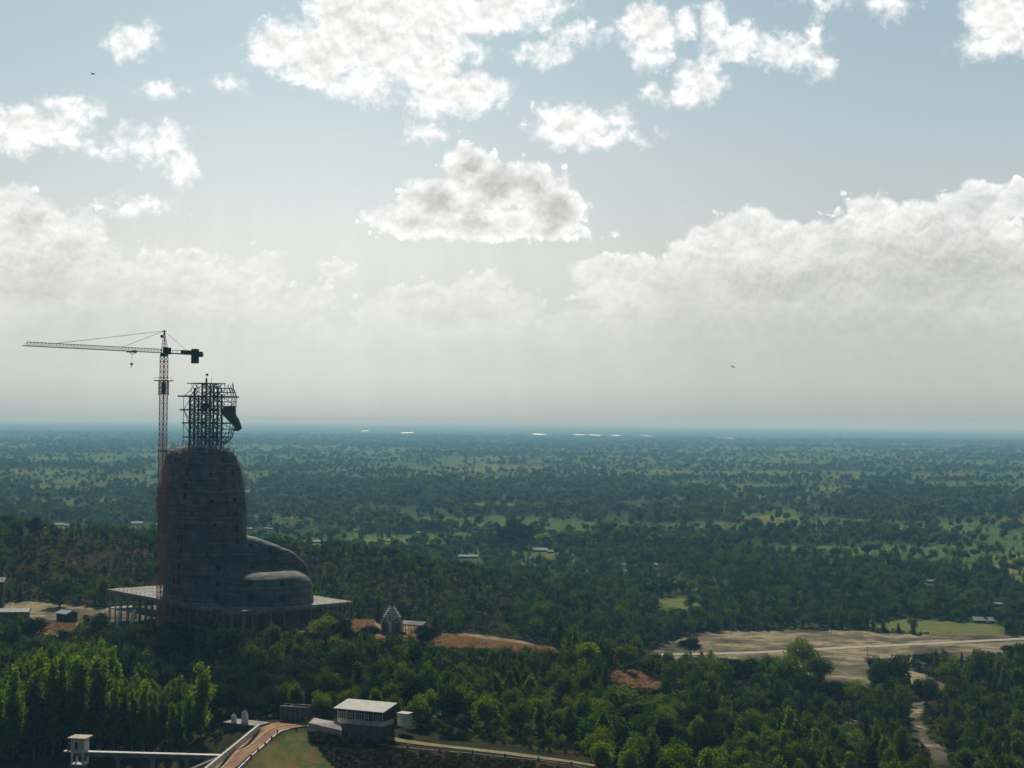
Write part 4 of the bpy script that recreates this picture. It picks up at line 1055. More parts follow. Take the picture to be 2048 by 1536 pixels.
# roofless concrete frame
q = at(590, 1436, 396); ru = empty('roofless_hut', (q.x, 397.5, q.z), radians(-16)); tag(ru, 'small dark roofless concrete hut with slatted walls left of the stone apron', 'hut')
mb = MB()
for s_ in (-1, 1): mb.box((0, s_ * 1.6, 1.0), (7.0, .25, 3.4)); mb.box((s_ * 3.4, 0, 1.0), (.25, 2.95, 3.4))
bpart(mb, 'wall', M_stoned, ru)
for x_ in np.linspace(-3.4, 3.4, 6): mb = MB(); mb.box((x_, -1.78, .8), (.3, .3, 3.6)); bpart(mb, 'pillar', M_concd, ru)
mb = MB(); mb.box((0, -1.6, 2.83), (7.3, .4, .25)); mb.box((-1.0, 0, 2.84), (.4, 2.8, .24)); mb.box((0, 1.6, 2.83), (7.3, .4, .25)); bpart(mb, 'ring_beam', M_conc, ru)

# shrine
SD = 546.0; q = at(782, 1269, SD); shr = empty('shrine', (q.x, SD + 3.5, q.z), radians(38)); tag(shr, 'small white tiered pagoda shrine with red arched doorways and a red spire', 'shrine')
mb = MB(); mb.box((0, 0, .1), (7.4, 7.4, 1.0)); bpart(mb, 'plinth', M_brick, shr)
mb = MB(); mb.box((0, 0, 2.6), (5.0, 5.0, 4.2)); bpart(mb, 'wall', M_white, shr)
for k in range(4):
    a = k * pi / 2; c_, s_ = cos(a), sin(a); rot = lambda x_, y_: (c_ * x_ - s_ * y_, s_ * x_ + c_ * y_)
    mb = MB()
    for xx in (-1.25, 1.25): p_ = rot(xx, -2.75); mb.box((p_[0], p_[1], 2.2), (.5, .6, 3.4), a)
    ar = [(1.5 * cos(t), 3.7 + 1.2 * sin(t)) for t in np.linspace(0, pi, 9)]
    for (x1, z1), (x2, z2) in zip(ar, ar[1:]): 
        A_, B_ = rot(x1 * .85, -2.75), rot(x2 * .85, -2.75); mb.bar((A_[0], A_[1], z1), (B_[0], B_[1], z2), .3)
    p_ = rot(0, -2.75); mb.bar((p_[0], p_[1], 4.8), (p_[0], p_[1], 5.9), .3, .05); dw = bpart(mb, 'doorway', M_gold, shr)
    mb = MB(); p_ = rot(0, -2.58); mb.box((p_[0], p_[1], 2.2), (1.9, .12, 3.2), a); dl = mb.build('door', M_green); dl.parent = dw
    a2 = a + pi / 4; x_, y_ = cos(a2) * 3.5, sin(a2) * 3.5; mb = MB(); mb.box((x_, y_, 2.6), (.7, .7, 4.2)); bpart(mb, 'pilaster', M_white, shr)
    mb = MB(); mb.lathe((x_, y_, 4.7), [(.42, 0), (.5, .3), (.3, .7), (.32, .9), (.08, 1.6), (.02, 2.0)], 8); bpart(mb, 'finial', M_gold, shr)
mb = MB(); mb.box((0, 0, 4.85), (5.7, 5.7, .35))
zz = 5.03
for k in range(6):
    s_ = 4.6 - k * .66; mb.box((0, 0, zz + .35), (s_, s_, .7)); mb.box((0, 0, zz + .72), (s_ + .45, s_ + .45, .12))
    for cx_, cy_ in ((-1, -1), (1, -1), (1, 1), (-1, 1)): mb.bar((cx_ * (s_ / 2 + .1), cy_ * (s_ / 2 + .1), zz + .75), (cx_ * (s_ / 2 + .2), cy_ * (s_ / 2 + .2), zz + 1.25), .13, .03)
    zz += .72
bpart(mb, 'tiered_roof', M_white, shr)
mb = MB(); mb.lathe((0, 0, zz), [(.75, 0), (.6, .5), (.35, .9), (.38, 1.1), (.15, 1.6), (.03, 2.3)], 10); bpart(mb, 'spire', M_gold, shr)
q = at(824, 1262, 553); ps = empty('passage_shed', (q.x, 555, q.z), radians(-18)); tag(ps, 'low grey roofed covered passage on posts right of the shrine', 'shed')
mb = MB(); mb.prism([(-4.2, -1.6, 2.1), (4.6, -1.6, 2.0), (4.6, 1.8, 2.9), (-4.2, 1.8, 3.0)], .15); bpart(mb, 'roof', M_conc, ps)
for x_ in (-4, -2, 0, 2, 4.3):
    for y_ in (-1.4, 1.6): mb = MB(); mb.box((x_, y_, .7), (.22, .22, 3.0 if y_ < 0 else 4.0)); bpart(mb, 'post', M_conc, ps)
mb = MB(); mb.box((3.2, 1.2, .8), (2.6, .2, 2.4)); bpart(mb, 'wall', M_concd, ps)

# sheds on the clearing
q = ground(22, 1237); r1 = gable_house('shed', 'long shed with a bright white metal roof at the edge of the clearing', 'shed', q.x - 2.5, q.y + 2, radians(8), 17, 5.5, 2.6, .9, M_concd, M_roofw, .6, doors=2)
q = ground(130, 1243); r2 = gable_house('shed', 'small dark boarded shed with a blue roof in the clearing', 'shed', q.x, q.y + 2.5, radians(-38), 6.2, 5.2, 3.0, 1.0, M_wood, M_roofb, .45)
mb = MB(); mb.box((.0, -2.65, 1.2), (1.2, .1, 2.2)); bpart(mb, 'door', M_dark, r2)
q = ground(2, 1218); bh = empty('scaffolded_building', (q.x - 5, q.y + 4, q.z), radians(12)); tag(bh, 'dark building under pole scaffolding with pale top behind the white shed', 'building')
mb = MB(); mb.box((0, 0, 5.2), (9, 7, 11)); bpart(mb, 'wall', M_wood, bh); mb = MB(); mb.prism([(-5, -4, 10.9), (5, -4, 10.7), (5, 4, 11.9), (-5, 4, 12.1)], .25); bpart(mb, 'roof', M_concd, bh)
mb = MB()
for x_ in np.linspace(-3, 7.5, 6):
    mb.bar((x_, -4.6, -.5), (x_, -4.6, 9.5), .08)
for z_ in (2, 4, 6, 8): mb.bar((-3, -4.6, z_), (7.5, -4.6, z_), .06)
mb.bar((5.2, 4, 8), (7.5, -4.6, 8), .06); bpart(mb, 'scaffold', M_rust, bh)
q = ground(173, 1237); mb = MB(); mb.prism([(q.x - 1.6, q.y - .8, q.z - .1), (q.x + 1.4, q.y - 1.0, q.z - .1), (q.x + 1.8, q.y + 1.2, q.z - .1), (q.x - 1.2, q.y + 1.1, q.z - .1)], top=[(q.x - .9, q.y, q.z + 1.6), (q.x + .6, q.y - .2, q.z + 1.5), (q.x + .7, q.y + .3, q.z + 1.5), (q.x - .8, q.y + .4, q.z + 1.6)])
tag(mb.build('tarpaulin_heap', M_gold), 'low reddish covered heap beside the blue roofed shed', 'heap')

# ------------------------------------------------------------------ tower, footbridge, parapet
TD = 361.0; tz = CAMZ + ray(160, 1502).z * TD; tq = at(160, 1502, TD)
tw = empty('intake_tower', (tq.x, TD, tz), radians(-9)); tag(tw, 'white concrete intake tower with a small square cabin and flat tan roof', 'tower')
mb = MB(); cw = 3.0
for s_ in (-1, 1): mb.box((s_ * cw / 2, 0, 1.55), (.2, cw, 3.1)); 
mb.box((0, cw / 2, 1.55), (cw - .2, .2, 3.09)); mb.box((0, -cw / 2, .4), (cw - .2, .2, .8)); mb.box((0, -cw / 2, 2.75), (cw - .2, .2, .7)); mb.box((-1.0, -cw / 2, 1.6), (.8, .19, 1.7)); mb.box((.75, -cw / 2, 1.6), (1.3, .19, 1.7)); mb.box((0, 0, -.1), (cw + .3, cw + .3, .25))
bpart(mb, 'cabin', M_white, tw); mb = MB(); mb.box((-.25, -cw / 2 + .2, 1.6), (.8, .05, 1.6)); bpart(mb, 'window', M_dark, tw)
mb = MB(); mb.box((0, 0, 3.22), (4.5, 4.3, .28)); bpart(mb, 'roof', M_tan, tw)
mb = MB()
for sx in (-1, 1):
    for sy_ in (-1, 1): mb.box((sx * 1.35, sy_ * 1.35, -1.6), (.42, .42, 2.9))
mb.box((0, 0, -2.9), (3.1, 3.1, .3)); bpart(mb, 'leg_frame', M_white, tw)
mb = MB(); mb.box((-.2, 0, -7), (3.0, 3.0, 8)); mb.box((1.9, -.4, -5.6), (1.4, 1.4, 1.6)); bpart(mb, 'shaft', M_concd, tw)
br = empty('footbridge', (0, 0, 0)); bA = Vector((tq.x - 3.6, TD, tz + .1)); bB = at(444, 1509, 358); bB.z = tz + .1
br.location = bA; tag(br, 'long narrow concrete footbridge on piers from the intake tower to the dam road', 'bridge')
d_ = bB - bA; LB = d_.length; br.rotation_euler = (0, 0, atan2(d_.y, d_.x)); br_sl = d_.z / LB
mb = MB(); mb.box((LB / 2, 0, -.12), (LB, 1.5, .2)); bpart(mb, 'deck', M_white, br)
for s_ in (-.45, .45): mb = MB(); mb.box((LB / 2 + .9, s_, -.68), (LB - 1.8, .22, .9)); bpart(mb, 'girder', M_concd, br)
for px in (237, 307, 377):
    xx = (at(px, 1505, 360).x - bA.x); mb = MB(); mb.box((xx, 0, -5.2), (.8, .6, 8.6)); mb.prism([(xx - .4, -.3, -2.0), (xx + .4, -.3, -2.0), (xx + .4, .3, -2.0), (xx - .4, .3, -2.0)], top=[(xx - .75, -.7, -1.15), (xx + .75, -.7, -1.15), (xx + .75, .7, -1.15), (xx - .75, .7, -1.15)]); bpart(mb, 'pier', M_conc, br)
mb = MB()
for xx in np.arange(5.5, LB, 2.6): mb.bar((xx, .7, -.02), (xx, .7, .45), .05)
bpart(mb, 'rail_stubs', M_conc, br)
q = at(141, 1500, 362); mb = MB(); mb.box((q.x, 362.2, tz + .5), (1.4, 1.2, .9), .4); mb.lathe((q.x - .3, 362, tz + .9), [(.3, 0), (.45, .3), (.3, .7)], 8); tag(mb.build('valve_gear', M_rust), 'rusty valve gear on the platform left of the tower cabin', 'machinery')

par = empty('parapet_wall', (0, 0, 0)); A_ = at(412, 1536, 341); B_ = at(519, 1449, 384.5)
A_ = A_ + (A_ - B_) * .3
tag(par, 'low white parapet wall running up the left edge of the red dirt road', 'wall'); par.location = (A_ + B_) / 2
d_ = (B_ - A_).normalized(); n_ = Vector((-d_.y, d_.x, 0)).normalized() * .22
mb = MB(); dn = Vector((0, 0, -1.3)); mb.prism([A_ - n_ + dn, A_ + n_ + dn, B_ + n_ + dn, B_ - n_ + dn], top=[A_ - n_, A_ + n_, B_ + n_, B_ - n_]); part(mb, 'wall', M_white, par)
mb = MB(); n3 = n_ * 1.35; mb.prism([A_ - n3, A_ + n3, B_ + n3, B_ - n3], .16); part(mb, 'coping', mat('pale_coping', (.50, .49, .46), .8, .1), par)
# monument terrace
T0 = at(447, 1446.5, 390); T1 = at(517, 1449, 385.5); tc0 = (T0 + T1) / 2
ter = empty('monument_terrace', tc0); tag(ter, 'flat concrete terrace with grey retaining wall beside the top of the parapet', 'terrace')
d_ = (T1 - T0); d_.z = 0; n_ = Vector((-d_.y, d_.x, 0)).normalized() * 5; zt = tc0.z
mb = MB(); mk = lambda p_, z_: Vector((p_.x, p_.y, z_)); mb.prism([mk(T0, zt - 4.5), mk(T1, zt - 4.5), mk(T1 + n_, zt - 4.5), mk(T0 + n_, zt - 4.5)], 4.3); part(mb, 'retaining_wall', M_stoned, ter)
mb = MB(); o_ = n_.normalized() * -.25; mb.prism([mk(T0 + o_, zt - .2), mk(T1 + o_, zt - .2), mk(T1 + n_, zt - .2), mk(T0 + n_, zt - .2)], .24); part(mb, 'paving', M_conc, ter)
for px, py, r_, h_, lb in ((468, 1440, .72, 2.0, 'short rounded white monument on the terrace, the left of two'), (489.7, 1441, .9, 3.0, 'taller white tapering monument on the terrace beside the short one')):
    q = at(px, py, 389.5); mb = MB(); mb.lathe((q.x, 389.5, zt + .04), [(r_, 0), (r_, h_ * .45), (r_ * .95, h_ * .72), (r_ * .7, h_ * .86), (r_ * .25, h_ * .97), (r_ * .08, h_ * 1.08)], 8)
    tag(mb.build('monument', M_white), lb, 'monument', 'white monuments on the terrace')

# kerbs and posts along the road
kerb = [(469, 1546), (479.6, 1536), (502, 1514), (530, 1490), (545, 1476), (560, 1464), (579, 1460)]
K = [ground(*p_) for p_ in kerb]; kb = empty('road_kerb', K[2]); tag(kb, 'broken white kerb along the grass side of the red dirt road', 'kerb')
for i in range(len(K) - 1):
    for t0, t1 in ((0.03, .45), (.52, .95)):
        a, b_ = K[i].lerp(K[i + 1], t0), K[i].lerp(K[i + 1], t1); d_ = (b_ - a); n_ = Vector((-d_.y, d_.x, 0)).normalized() * .17
        mb = MB(); u_ = Vector((0, 0, -.5)); up = Vector((0, 0, .3)); mb.prism([a - n_ + u_, a + n_ + u_, b_ + n_ + u_, b_ - n_ + u_], top=[a - n_ + up, a + n_ + up, b_ + n_ + up, b_ - n_ + up]); part(mb, 'kerb_stone', M_white, kb)
kerb2 = [(690, 1480), (752, 1489), (815, 1497), (880, 1503), (945, 1508), (1010, 1515), (1077, 1522), (1143, 1531), (1180, 1540)]
K = [ground(*p_) for p_ in kerb2]; kb = empty('track_kerb', K[3]); tag(kb, 'thin pale kerb along the near edge of the grassy embankment track', 'kerb')
for i in range(len(K) - 1):
    for t0, t1 in ((0.02, .6), (.66, .97)):
        a, b_ = K[i].lerp(K[i + 1], t0), K[i].lerp(K[i + 1], t1); d_ = (b_ - a); n_ = Vector((-d_.y, d_.x, 0)).normalized() * .15
        mb = MB(); u_ = Vector((0, 0, -.4)); up = Vector((0, 0, .2)); mb.prism([a - n_ + u_, a + n_ + u_, b_ + n_ + u_, b_ - n_ + u_], top=[a - n_ + up, a + n_ + up, b_ + n_ + up, b_ - n_ + up]); part(mb, 'kerb_stone', M_conc, kb)
POSTS = [(452, 1505), (502, 1516), (516, 1503), (530, 1491), (543, 1479), (555, 1466), (594, 1461), (631.5, 1462), (652, 1465), (697, 1478), (752, 1488), (815.5, 1496), (880, 1502), (945, 1507), (1010, 1514), (1077, 1521), (1143, 1530)]
pp = None
for i, (px, py) in enumerate(POSTS):
    q = ground(px, py)
    if pp is None:
        pp = empty('guard_post', q); mb = MB(); mb.prism([(-.17, -.17, -.5), (.17, -.17, -.5), (.17, .17, -.5), (-.17, .17, -.5)], 1.25); bpart(mb, 'shaft', M_brick, pp)
        mb = MB(); mb.prism([(-.21, -.21, .75), (.21, -.21, .75), (.21, .21, .75), (-.21, .21, .75)], top=[(-.08, -.08, .98), (.08, -.08, .98), (.08, .08, .98), (-.08, .08, .98)]); bpart(mb, 'cap', M_white, pp); o = pp
    else:
        o = pp.copy(); COL.objects.link(o)
        for ch in list(pp.children): c_ = ch.copy(); COL.objects.link(c_); c_.parent = o
    o.location = q
    tag(o, 'short dark guard post on the kerb of the red dirt road' if i < 7 else 'short dark guard post along the grassy embankment track', 'post', 'guard posts along the road' if i < 7 else 'guard posts along the track')
# steps down beside the parapet
mb = MB(); a, b_ = at(383, 1537, 352), at(437, 1514, 356); 
for k in range(14): q = a.lerp(b_, k / 13); mb.box((q.x, q.y, q.z - .6), (.7, 1.4, 1.2), .2)
tag(mb.build('steps', M_conc), 'narrow concrete steps climbing beside the footbridge end to the parapet', 'steps')
# white utility pole in the valley
q = ground(1306, 1287); up = empty('utility_pole', q); tag(up, 'tall pale utility pole standing at the end of the sandy ground', 'pole')
mb = MB(); mb.bar((0, 0, -.5), (0, 0, 12), .2, .14, 8); bpart(mb, 'shaft', M_conc, up); mb = MB(); mb.box((0, 0, 11.2), (2.2, .14, .14), .4); mb.box((0, 0, 10.2), (1.6, .14, .14), .4); bpart(mb, 'crossarm', M_rust, up)
for i, (px, py, hh) in enumerate([(1461, 1272, 11), (1663, 1272, 11), (1735, 1325, 7)]):
    q = ground(px, py); o = empty('utility_pole', q); mb = MB(); mb.bar((0, 0, -.5), (0, 0, hh), .13, .09, 6); bpart(mb, 'shaft', M_concd, o); mb = MB(); mb.box((0, 0, hh - .5), (1.4, .1, .1), .4); bpart(mb, 'crossarm', M_rust, o)
    tag(o, ['thin dark pole at the far left side of the sandy clearing', 'thin dark pole at the tree edge above the middle of the sandy clearing', 'short thin pole standing on the sand beside the round trees'][i], 'pole')
q = ground(964, 1291); hut = gable_house('field_hut', 'tiny dark hut on the red grass crest', 'hut', q.x, q.y, .4, 2.2, 1.8, 1.1, .4, M_wood, M_concd, .2)

# ------------------------------------------------------------------ farmhouses on the plain
FARM = [(1080, 1103, 30, .1, 'long barn with a pale grey roof alone among the trees beyond the ridge', 'w'), (1101, 1106, 12, .1, 'small pale annex at the right end of the long grey roofed barn', 'w'),
 (936, 1116, 40, .05, 'very long low white roof beyond the ridge of dry grass', 'w'), (1966, 1245, 42, -.15, 'grey barn on the green field above the right end of the valley road', 'b'),
 (1860, 1166, 14, .3, 'white walled hut between trees near the right edge of the plain', 'w'), (1996, 1212, 16, -.3, 'small turquoise white house above the grey barn on the right', 'w'),
 (120, 1052, 18, 0, 'pair sized white roof just above the left hill crest', 'w'), (133, 1053, 9, 0, 'little white roof at the right end of the roof over the left hill', 'w'),
 (275, 1049, 23, .05, 'long white roof beyond the hill, left of the orange mast', 'w'), (315, 1052, 7, 0, 'tiny white roof touching the orange mast on the left', 'w'),
 (492, 985, 13, 0, 'white roof in the green fields right of the statue shoulder', 'w'), (514, 1037, 7, 0, 'tiny white roof in the trees right of the statue waist', 'w'),
 (499, 1060, 11, .1, 'pale roof just right of the statue back', 'w'), (532, 1059, 7, .1, 'small pale roof left of a brighter one beyond the knee', 'w'), (541, 1060, 8, -.1, 'small bright roof right of its twin beyond the statue knee', 'w'),
 (633, 1086, 17, .5, 'white hipped looking house at the foot of the hill right of the statue', 'w'), (836, 1068, 9, 0, 'lone white roof in woodland left of the tall dark trees', 'w'), (776, 1084, 8, 0, 'lone small pale roof in woodland right of the white house', 'w'),
 (710, 1063, 7, 0, 'tiny pale roof in woodland above the white house', 'w'), (1246, 1133, 9, .3, 'small pale hut in the village beyond the bare ridge', 'w'), (1277, 1134, 8, -.3, 'pale village hut right of the first one beyond the bare ridge', 'w'),
 (1311, 1133, 9, 0, 'rightmost pale village hut beyond the bare ridge', 'w'), (1254, 1146, 8, 0, 'lowest grey village hut beyond the bare ridge', 'b'), (1312, 1131, 5, 0, 'tiny white hut behind the rightmost village hut', 'w')]
M_thatch = mat('dark_hut_wall', (.10, .09, .075), .9, .2)
for i, (px, py, ln, rz, lb, k) in enumerate(FARM):
    q = ground(px, py); Lm = ln * .9 / F * q.y; Wm = min(Lm * .6, 4.5 if ln > 35 and py < 1200 else 8 if Lm > 14 else 6); gable_house('barn' if ln > 25 else 'farmhouse', lb, 'barn' if ln > 25 else 'house', q.x, q.y, rz, Lm, Wm, 1.5, Wm * .24, M_thatch, M_roofw if k == 'w' else mat('grey_roof', (.30, .36, .38), .5, .15), .5, group='roofs scattered over the plain')

# birds
for i, (px, py, D, sp) in enumerate([(186, 148, 130, .42), (1466, 734, 160, .5)]):
    q = at(px, py, D); m = bpy.data.meshes.new('bird'); mb = MB()
    ringp = [(-.17, .01), (-.10, .035), (0, .045), (.08, .03), (.13, .026), (.17, .004)]; n = 8
    for x_, r_ in ringp:
        for k in range(n): mb.v.append((x_, r_ * cos(2 * pi * k / n), r_ * sin(2 * pi * k / n)))
    for a in range(5):
        for k in range(n): j = (k + 1) % n; mb.f.append((a * n + k, a * n + j, (a + 1) * n + j, (a + 1) * n + k))
    mb.f.append(tuple(range(n))[::-1]); mb.f.append(tuple(5 * n + k for k in range(n)))
    for s_ in (-1, 1):
        mb.prism([(-.06, s_ * .02, .01), (.07, s_ * .02, .01), (.04, s_ * sp * .5, .07), (-.04, s_ * sp * .5, .07)][::s_], .015); mb.prism([(-.04, s_ * sp * .5, .07), (.04, s_ * sp * .5, .07), (-.05, s_ * sp, .02), (-.07, s_ * sp * .97, .02)][::s_], .01)
    mb.prism([(-.25, -.04, 0), (-.15, -.015, 0), (-.15, .015, 0), (-.25, .04, 0)], .01)
    o = mb.build('bird', M_dark); o.location = q; o.rotation_euler = (.3, -.2, 2.4 if i else .7)
    tag(o, ['small dark bird flying in the upper left of the sky', 'small dark bird gliding low over the plain at the right'][i], 'bird')

# ------------------------------------------------------------------ trees standing one by one
BOX = [(668,1396,834,1484,386),(440,1412,524,1480,391),(555,1404,626,1442,398),(614,1430,690,1462,386),(752,1206,850,1266,549),
 (222,1168,346,1246,600),(346,1168,480,1236,600),(480,1168,612,1252,600),(612,1168,712,1228,600),(690,1168,712,1252,600),(312,1160,338,1250,571),
 (868,1268,1112,1293,545),(690,1242,760,1262,552),(560,1248,610,1264,560),(1226,1347,1314,1374,526),
 (1300,1262,2060,1300,705),(1825,1402,1872,1510,640),(1862,1500,1900,1540,640),(1650,1335,1735,1366,640),(1676,1424,1712,1448,520),(1480,1330,1500,1372,600),
 (60,1209,228,1238,640),(76,1246,150,1268,600),(0,1207,66,1230,610),(98,1217,158,1244,600),(1795,1300,1850,1345,640),(1860,1262,2040,1276,720),(1735,1235,2048,1262,760),(1325,1195,1405,1215,850),
 (1880,1330,1960,1336,640),(850,1470,1160,1545,372)]


def blocked(x, y, z, h, hw_):
    px, pb = proj(x, y, z); _, pt = proj(x, y, z + h); s_ = hw_ * F / y * .8
    for x0, y0, x1, y1, D in BOX:
        if y < D and px + s_ > x0 and px - s_ < x1 and pb > y0 and pt + 3 < y1: return True
    return False


def in_polys(px, py, polys): return any(bool(inpoly(np.array([px]), np.array([py]), p_)[0]) for p_ in polys)

placed = []
def far_enough(x, y, r):
    for a, b_, c_ in placed:
        if (a - x) ** 2 + (b_ - y) ** 2 < (0.5 * (r + c_)) ** 2: return False
    return True

# trees that can be told apart
HAND = [('broadleaf_tree', 1706, 1428, 64, 'green tree between the flat topped dark tree and the crown left of the path', 1.0), ('broadleaf_tree', 1640, 1440, 52, 'low green tree right below the sandy ground', 1.2),
 ('broadleaf_tree', 1445, 1385, 76, 'pale green tree behind the dark round one at the left end of the sand', .85), ('broadleaf_tree', 1512, 1378, 70, 'green tree right behind the dark round tree on the sand', .9), ('broadleaf_tree', 1574, 1392, 84, 'leafy tree directly left of the tallest roadside tree', .95), ('dark_tree', 1610, 1412, 62, 'dark tree under the tallest roadside tree', 1.1), ('dark_tree', 1560, 1420, 50, 'low dark tree below the leafy roadside trees', 1.2), ('broadleaf_tree', 1900, 1385, 70, 'slim green tree first in the right wood beside the path', .9), ('broadleaf_tree', 1955, 1380, 74, 'tall slim green tree of the right wood nearest the road', .95), ('dark_tree', 1850, 1420, 56, 'dark tree at the head of the sandy path', 1.0),
 ('dark_tree', 62, 1292, 54, 'dark round tree just in front of the white roofed shed', 1.15), ('dark_tree', 20, 1308, 50, 'dark tree below the white roofed shed at the left edge', 1.1),
 ('dark_tree', 196, 1288, 58, 'dark spiky bush like tree right of the red soil patch', 1.0), ('dark_tree', 120, 1213, 50, 'dark spreading tree throwing a round shadow on the clearing', 1.2), ('dark_tree', 128, 1290, 30, 'low dark tree in front of the blue roofed shed', 1.0),
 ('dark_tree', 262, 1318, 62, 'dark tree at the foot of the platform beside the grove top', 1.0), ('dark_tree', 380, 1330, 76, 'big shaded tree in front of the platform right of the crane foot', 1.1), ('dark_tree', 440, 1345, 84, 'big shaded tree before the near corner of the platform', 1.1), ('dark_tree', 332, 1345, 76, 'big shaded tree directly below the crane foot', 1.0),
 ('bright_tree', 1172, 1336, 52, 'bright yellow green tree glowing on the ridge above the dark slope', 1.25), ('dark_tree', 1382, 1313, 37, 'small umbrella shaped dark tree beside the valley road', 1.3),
 ('broadleaf_tree', 1605, 1350, 72, 'tall round green tree standing against the valley road', 1.1), ('broadleaf_tree', 1636, 1375, 68, 'round green tree just right of the tallest roadside tree', 1.1), ('dark_tree', 1660, 1424, 64, 'dark flat topped tree in the middle of the sandy ground', 1.3),
 ('dark_tree', 1482, 1382, 62, 'dark round tree left of the sandy strip', 1.15), ('broadleaf_tree', 1545, 1372, 70, 'leafy tree between the dark round tree and the tallest roadside tree', .9), ('dark_tree', 1785, 1388, 74, 'large dark green crown left of the narrow sandy path', 1.25),
 ('dark_tree', 2036, 1340, 54, 'dark mass of tree touching the right edge below the road end', 1.3), ('dark_tree', 1335, 1370, 40, 'small dark tree between the ridge end and the sand', 1.1), ('broadleaf_tree', 1420, 1372, 66, 'slim pale green tree left of the dark round tree', .8), ('broadleaf_tree', 1250, 1345, 64, 'green tree at the left end of the valley road', 1.0),
 ('broadleaf_tree', 650, 1290, 58, 'bright rounded tree in front of the right side of the platform', 1.2), ('dark_tree', 684, 1296, 54, 'dark tree before the right corner of the platform', 1.0), ('broadleaf_tree', 545, 1312, 60, 'round tree in front of the platform right of its near corner', 1.05), ('dark_tree', 738, 1286, 36, 'small dark round tree left of the shrine', 1.1), ('dark_tree', 850, 1304, 52, 'dark tree right below the covered passage of the shrine', 1.1),
 ('bright_tree', 1085, 1094, 30, 'light green tree above the long barn roof', 1.4), ('dark_tree', 1026, 1094, 56, 'tall dark tree left of the light green tree in the plain', .9), ('dark_tree', 1045, 1098, 48, 'dark tree touching the tall one in the plain', .9), ('dark_tree', 1008, 1096, 40, 'dark tree at the left of the tall pair in the plain', .9),
 ('broadleaf_tree', 33, 1078, 46, 'slim green tree alone on the left hill crest', .8), ('dark_tree', 69, 1074, 38, 'dark pointed tree on the left hill crest', .75), ('broadleaf_tree', 205, 1208, 52, 'pale green tree behind the clearing left of the platform', .9), ('dark_tree', 830, 1002, 26, 'big dark tree alone on the open fields above the woodland', 1.3)]
for kind, px, pb, hpx, lb, wide in HAND:
    q = ground(px, pb)
    if kind == 'broadleaf_tree' and hpx > 60: kind_, var = kind, R_.choice([0, 2, 3])
    else: kind_, var = kind, None
    h_ = hpx / F * q.y * 1.03; make_tree(kind_, q.x, q.y, h_, lb, None, var, wide); placed.append((q.x, q.y, h_ * .5))
# the last bright tree at the right end of the grove
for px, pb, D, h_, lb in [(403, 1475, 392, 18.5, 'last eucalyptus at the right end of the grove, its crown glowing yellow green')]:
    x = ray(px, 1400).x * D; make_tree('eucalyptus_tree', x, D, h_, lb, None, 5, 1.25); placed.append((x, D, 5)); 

# grove
TL = [(-60, 1370), (0, 1345), (50, 1300), (120, 1278), (160, 1275), (212, 1266), (235, 1290), (250, 1338), (290, 1325), (325, 1350), (360, 1338), (385, 1352)]
rg = random.Random(5); n_g = 0
for _ in range(6000):
    if n_g >= 105: break
    px = rg.uniform(-50, 388); D = rg.uniform(386, 452) if px < 245 else rg.uniform(386, 414)
    x = (px - 1024) / F * D; z = H(x, D)
    if not far_enough(x, D, 4.5): continue
    top = np.interp(px, [a for a, b_ in TL], [b_ for a, b_ in TL]) + rg.uniform(0, 22); 
    dmax = 452 if px < 245 else 414
    top += (dmax - D) / (dmax - 386) * rg.uniform(20, 60)
    h_ = (CAMZ - (top - 848 + (1024 - px) * .0087) * D / F) - z
    h_ = min(max(h_, 9), 25)
    make_tree('eucalyptus_tree', x, D, h_, 'slender eucalyptus inside the dense bright green grove behind the intake tower', 'eucalyptus grove', None, rg.uniform(.85, 1.15)); placed.append((x, D, 4.5)); n_g += 1

for _ in range(3000):
    if n_g >= 135: break
    px = rg.uniform(236, 388); D = rg.uniform(386, 416); x = (px - 1024) / F * D; z = H(x, D)
    if not far_enough(x, D, 3.6): continue
    top = np.interp(px, [a for a, b_ in TL], [b_ for a, b_ in TL]) + rg.uniform(0, 30) + (416 - D) * 1.2
    h_ = min(max((CAMZ - (top - 848 + (1024 - px) * .0087) * D / F) - z, 9), 22)
    make_tree('eucalyptus_tree', x, D, h_, 'slender eucalyptus inside the dense bright green grove behind the intake tower', 'eucalyptus grove', None, rg.uniform(.8, 1.05)); placed.append((x, D, 3.6)); n_g += 1

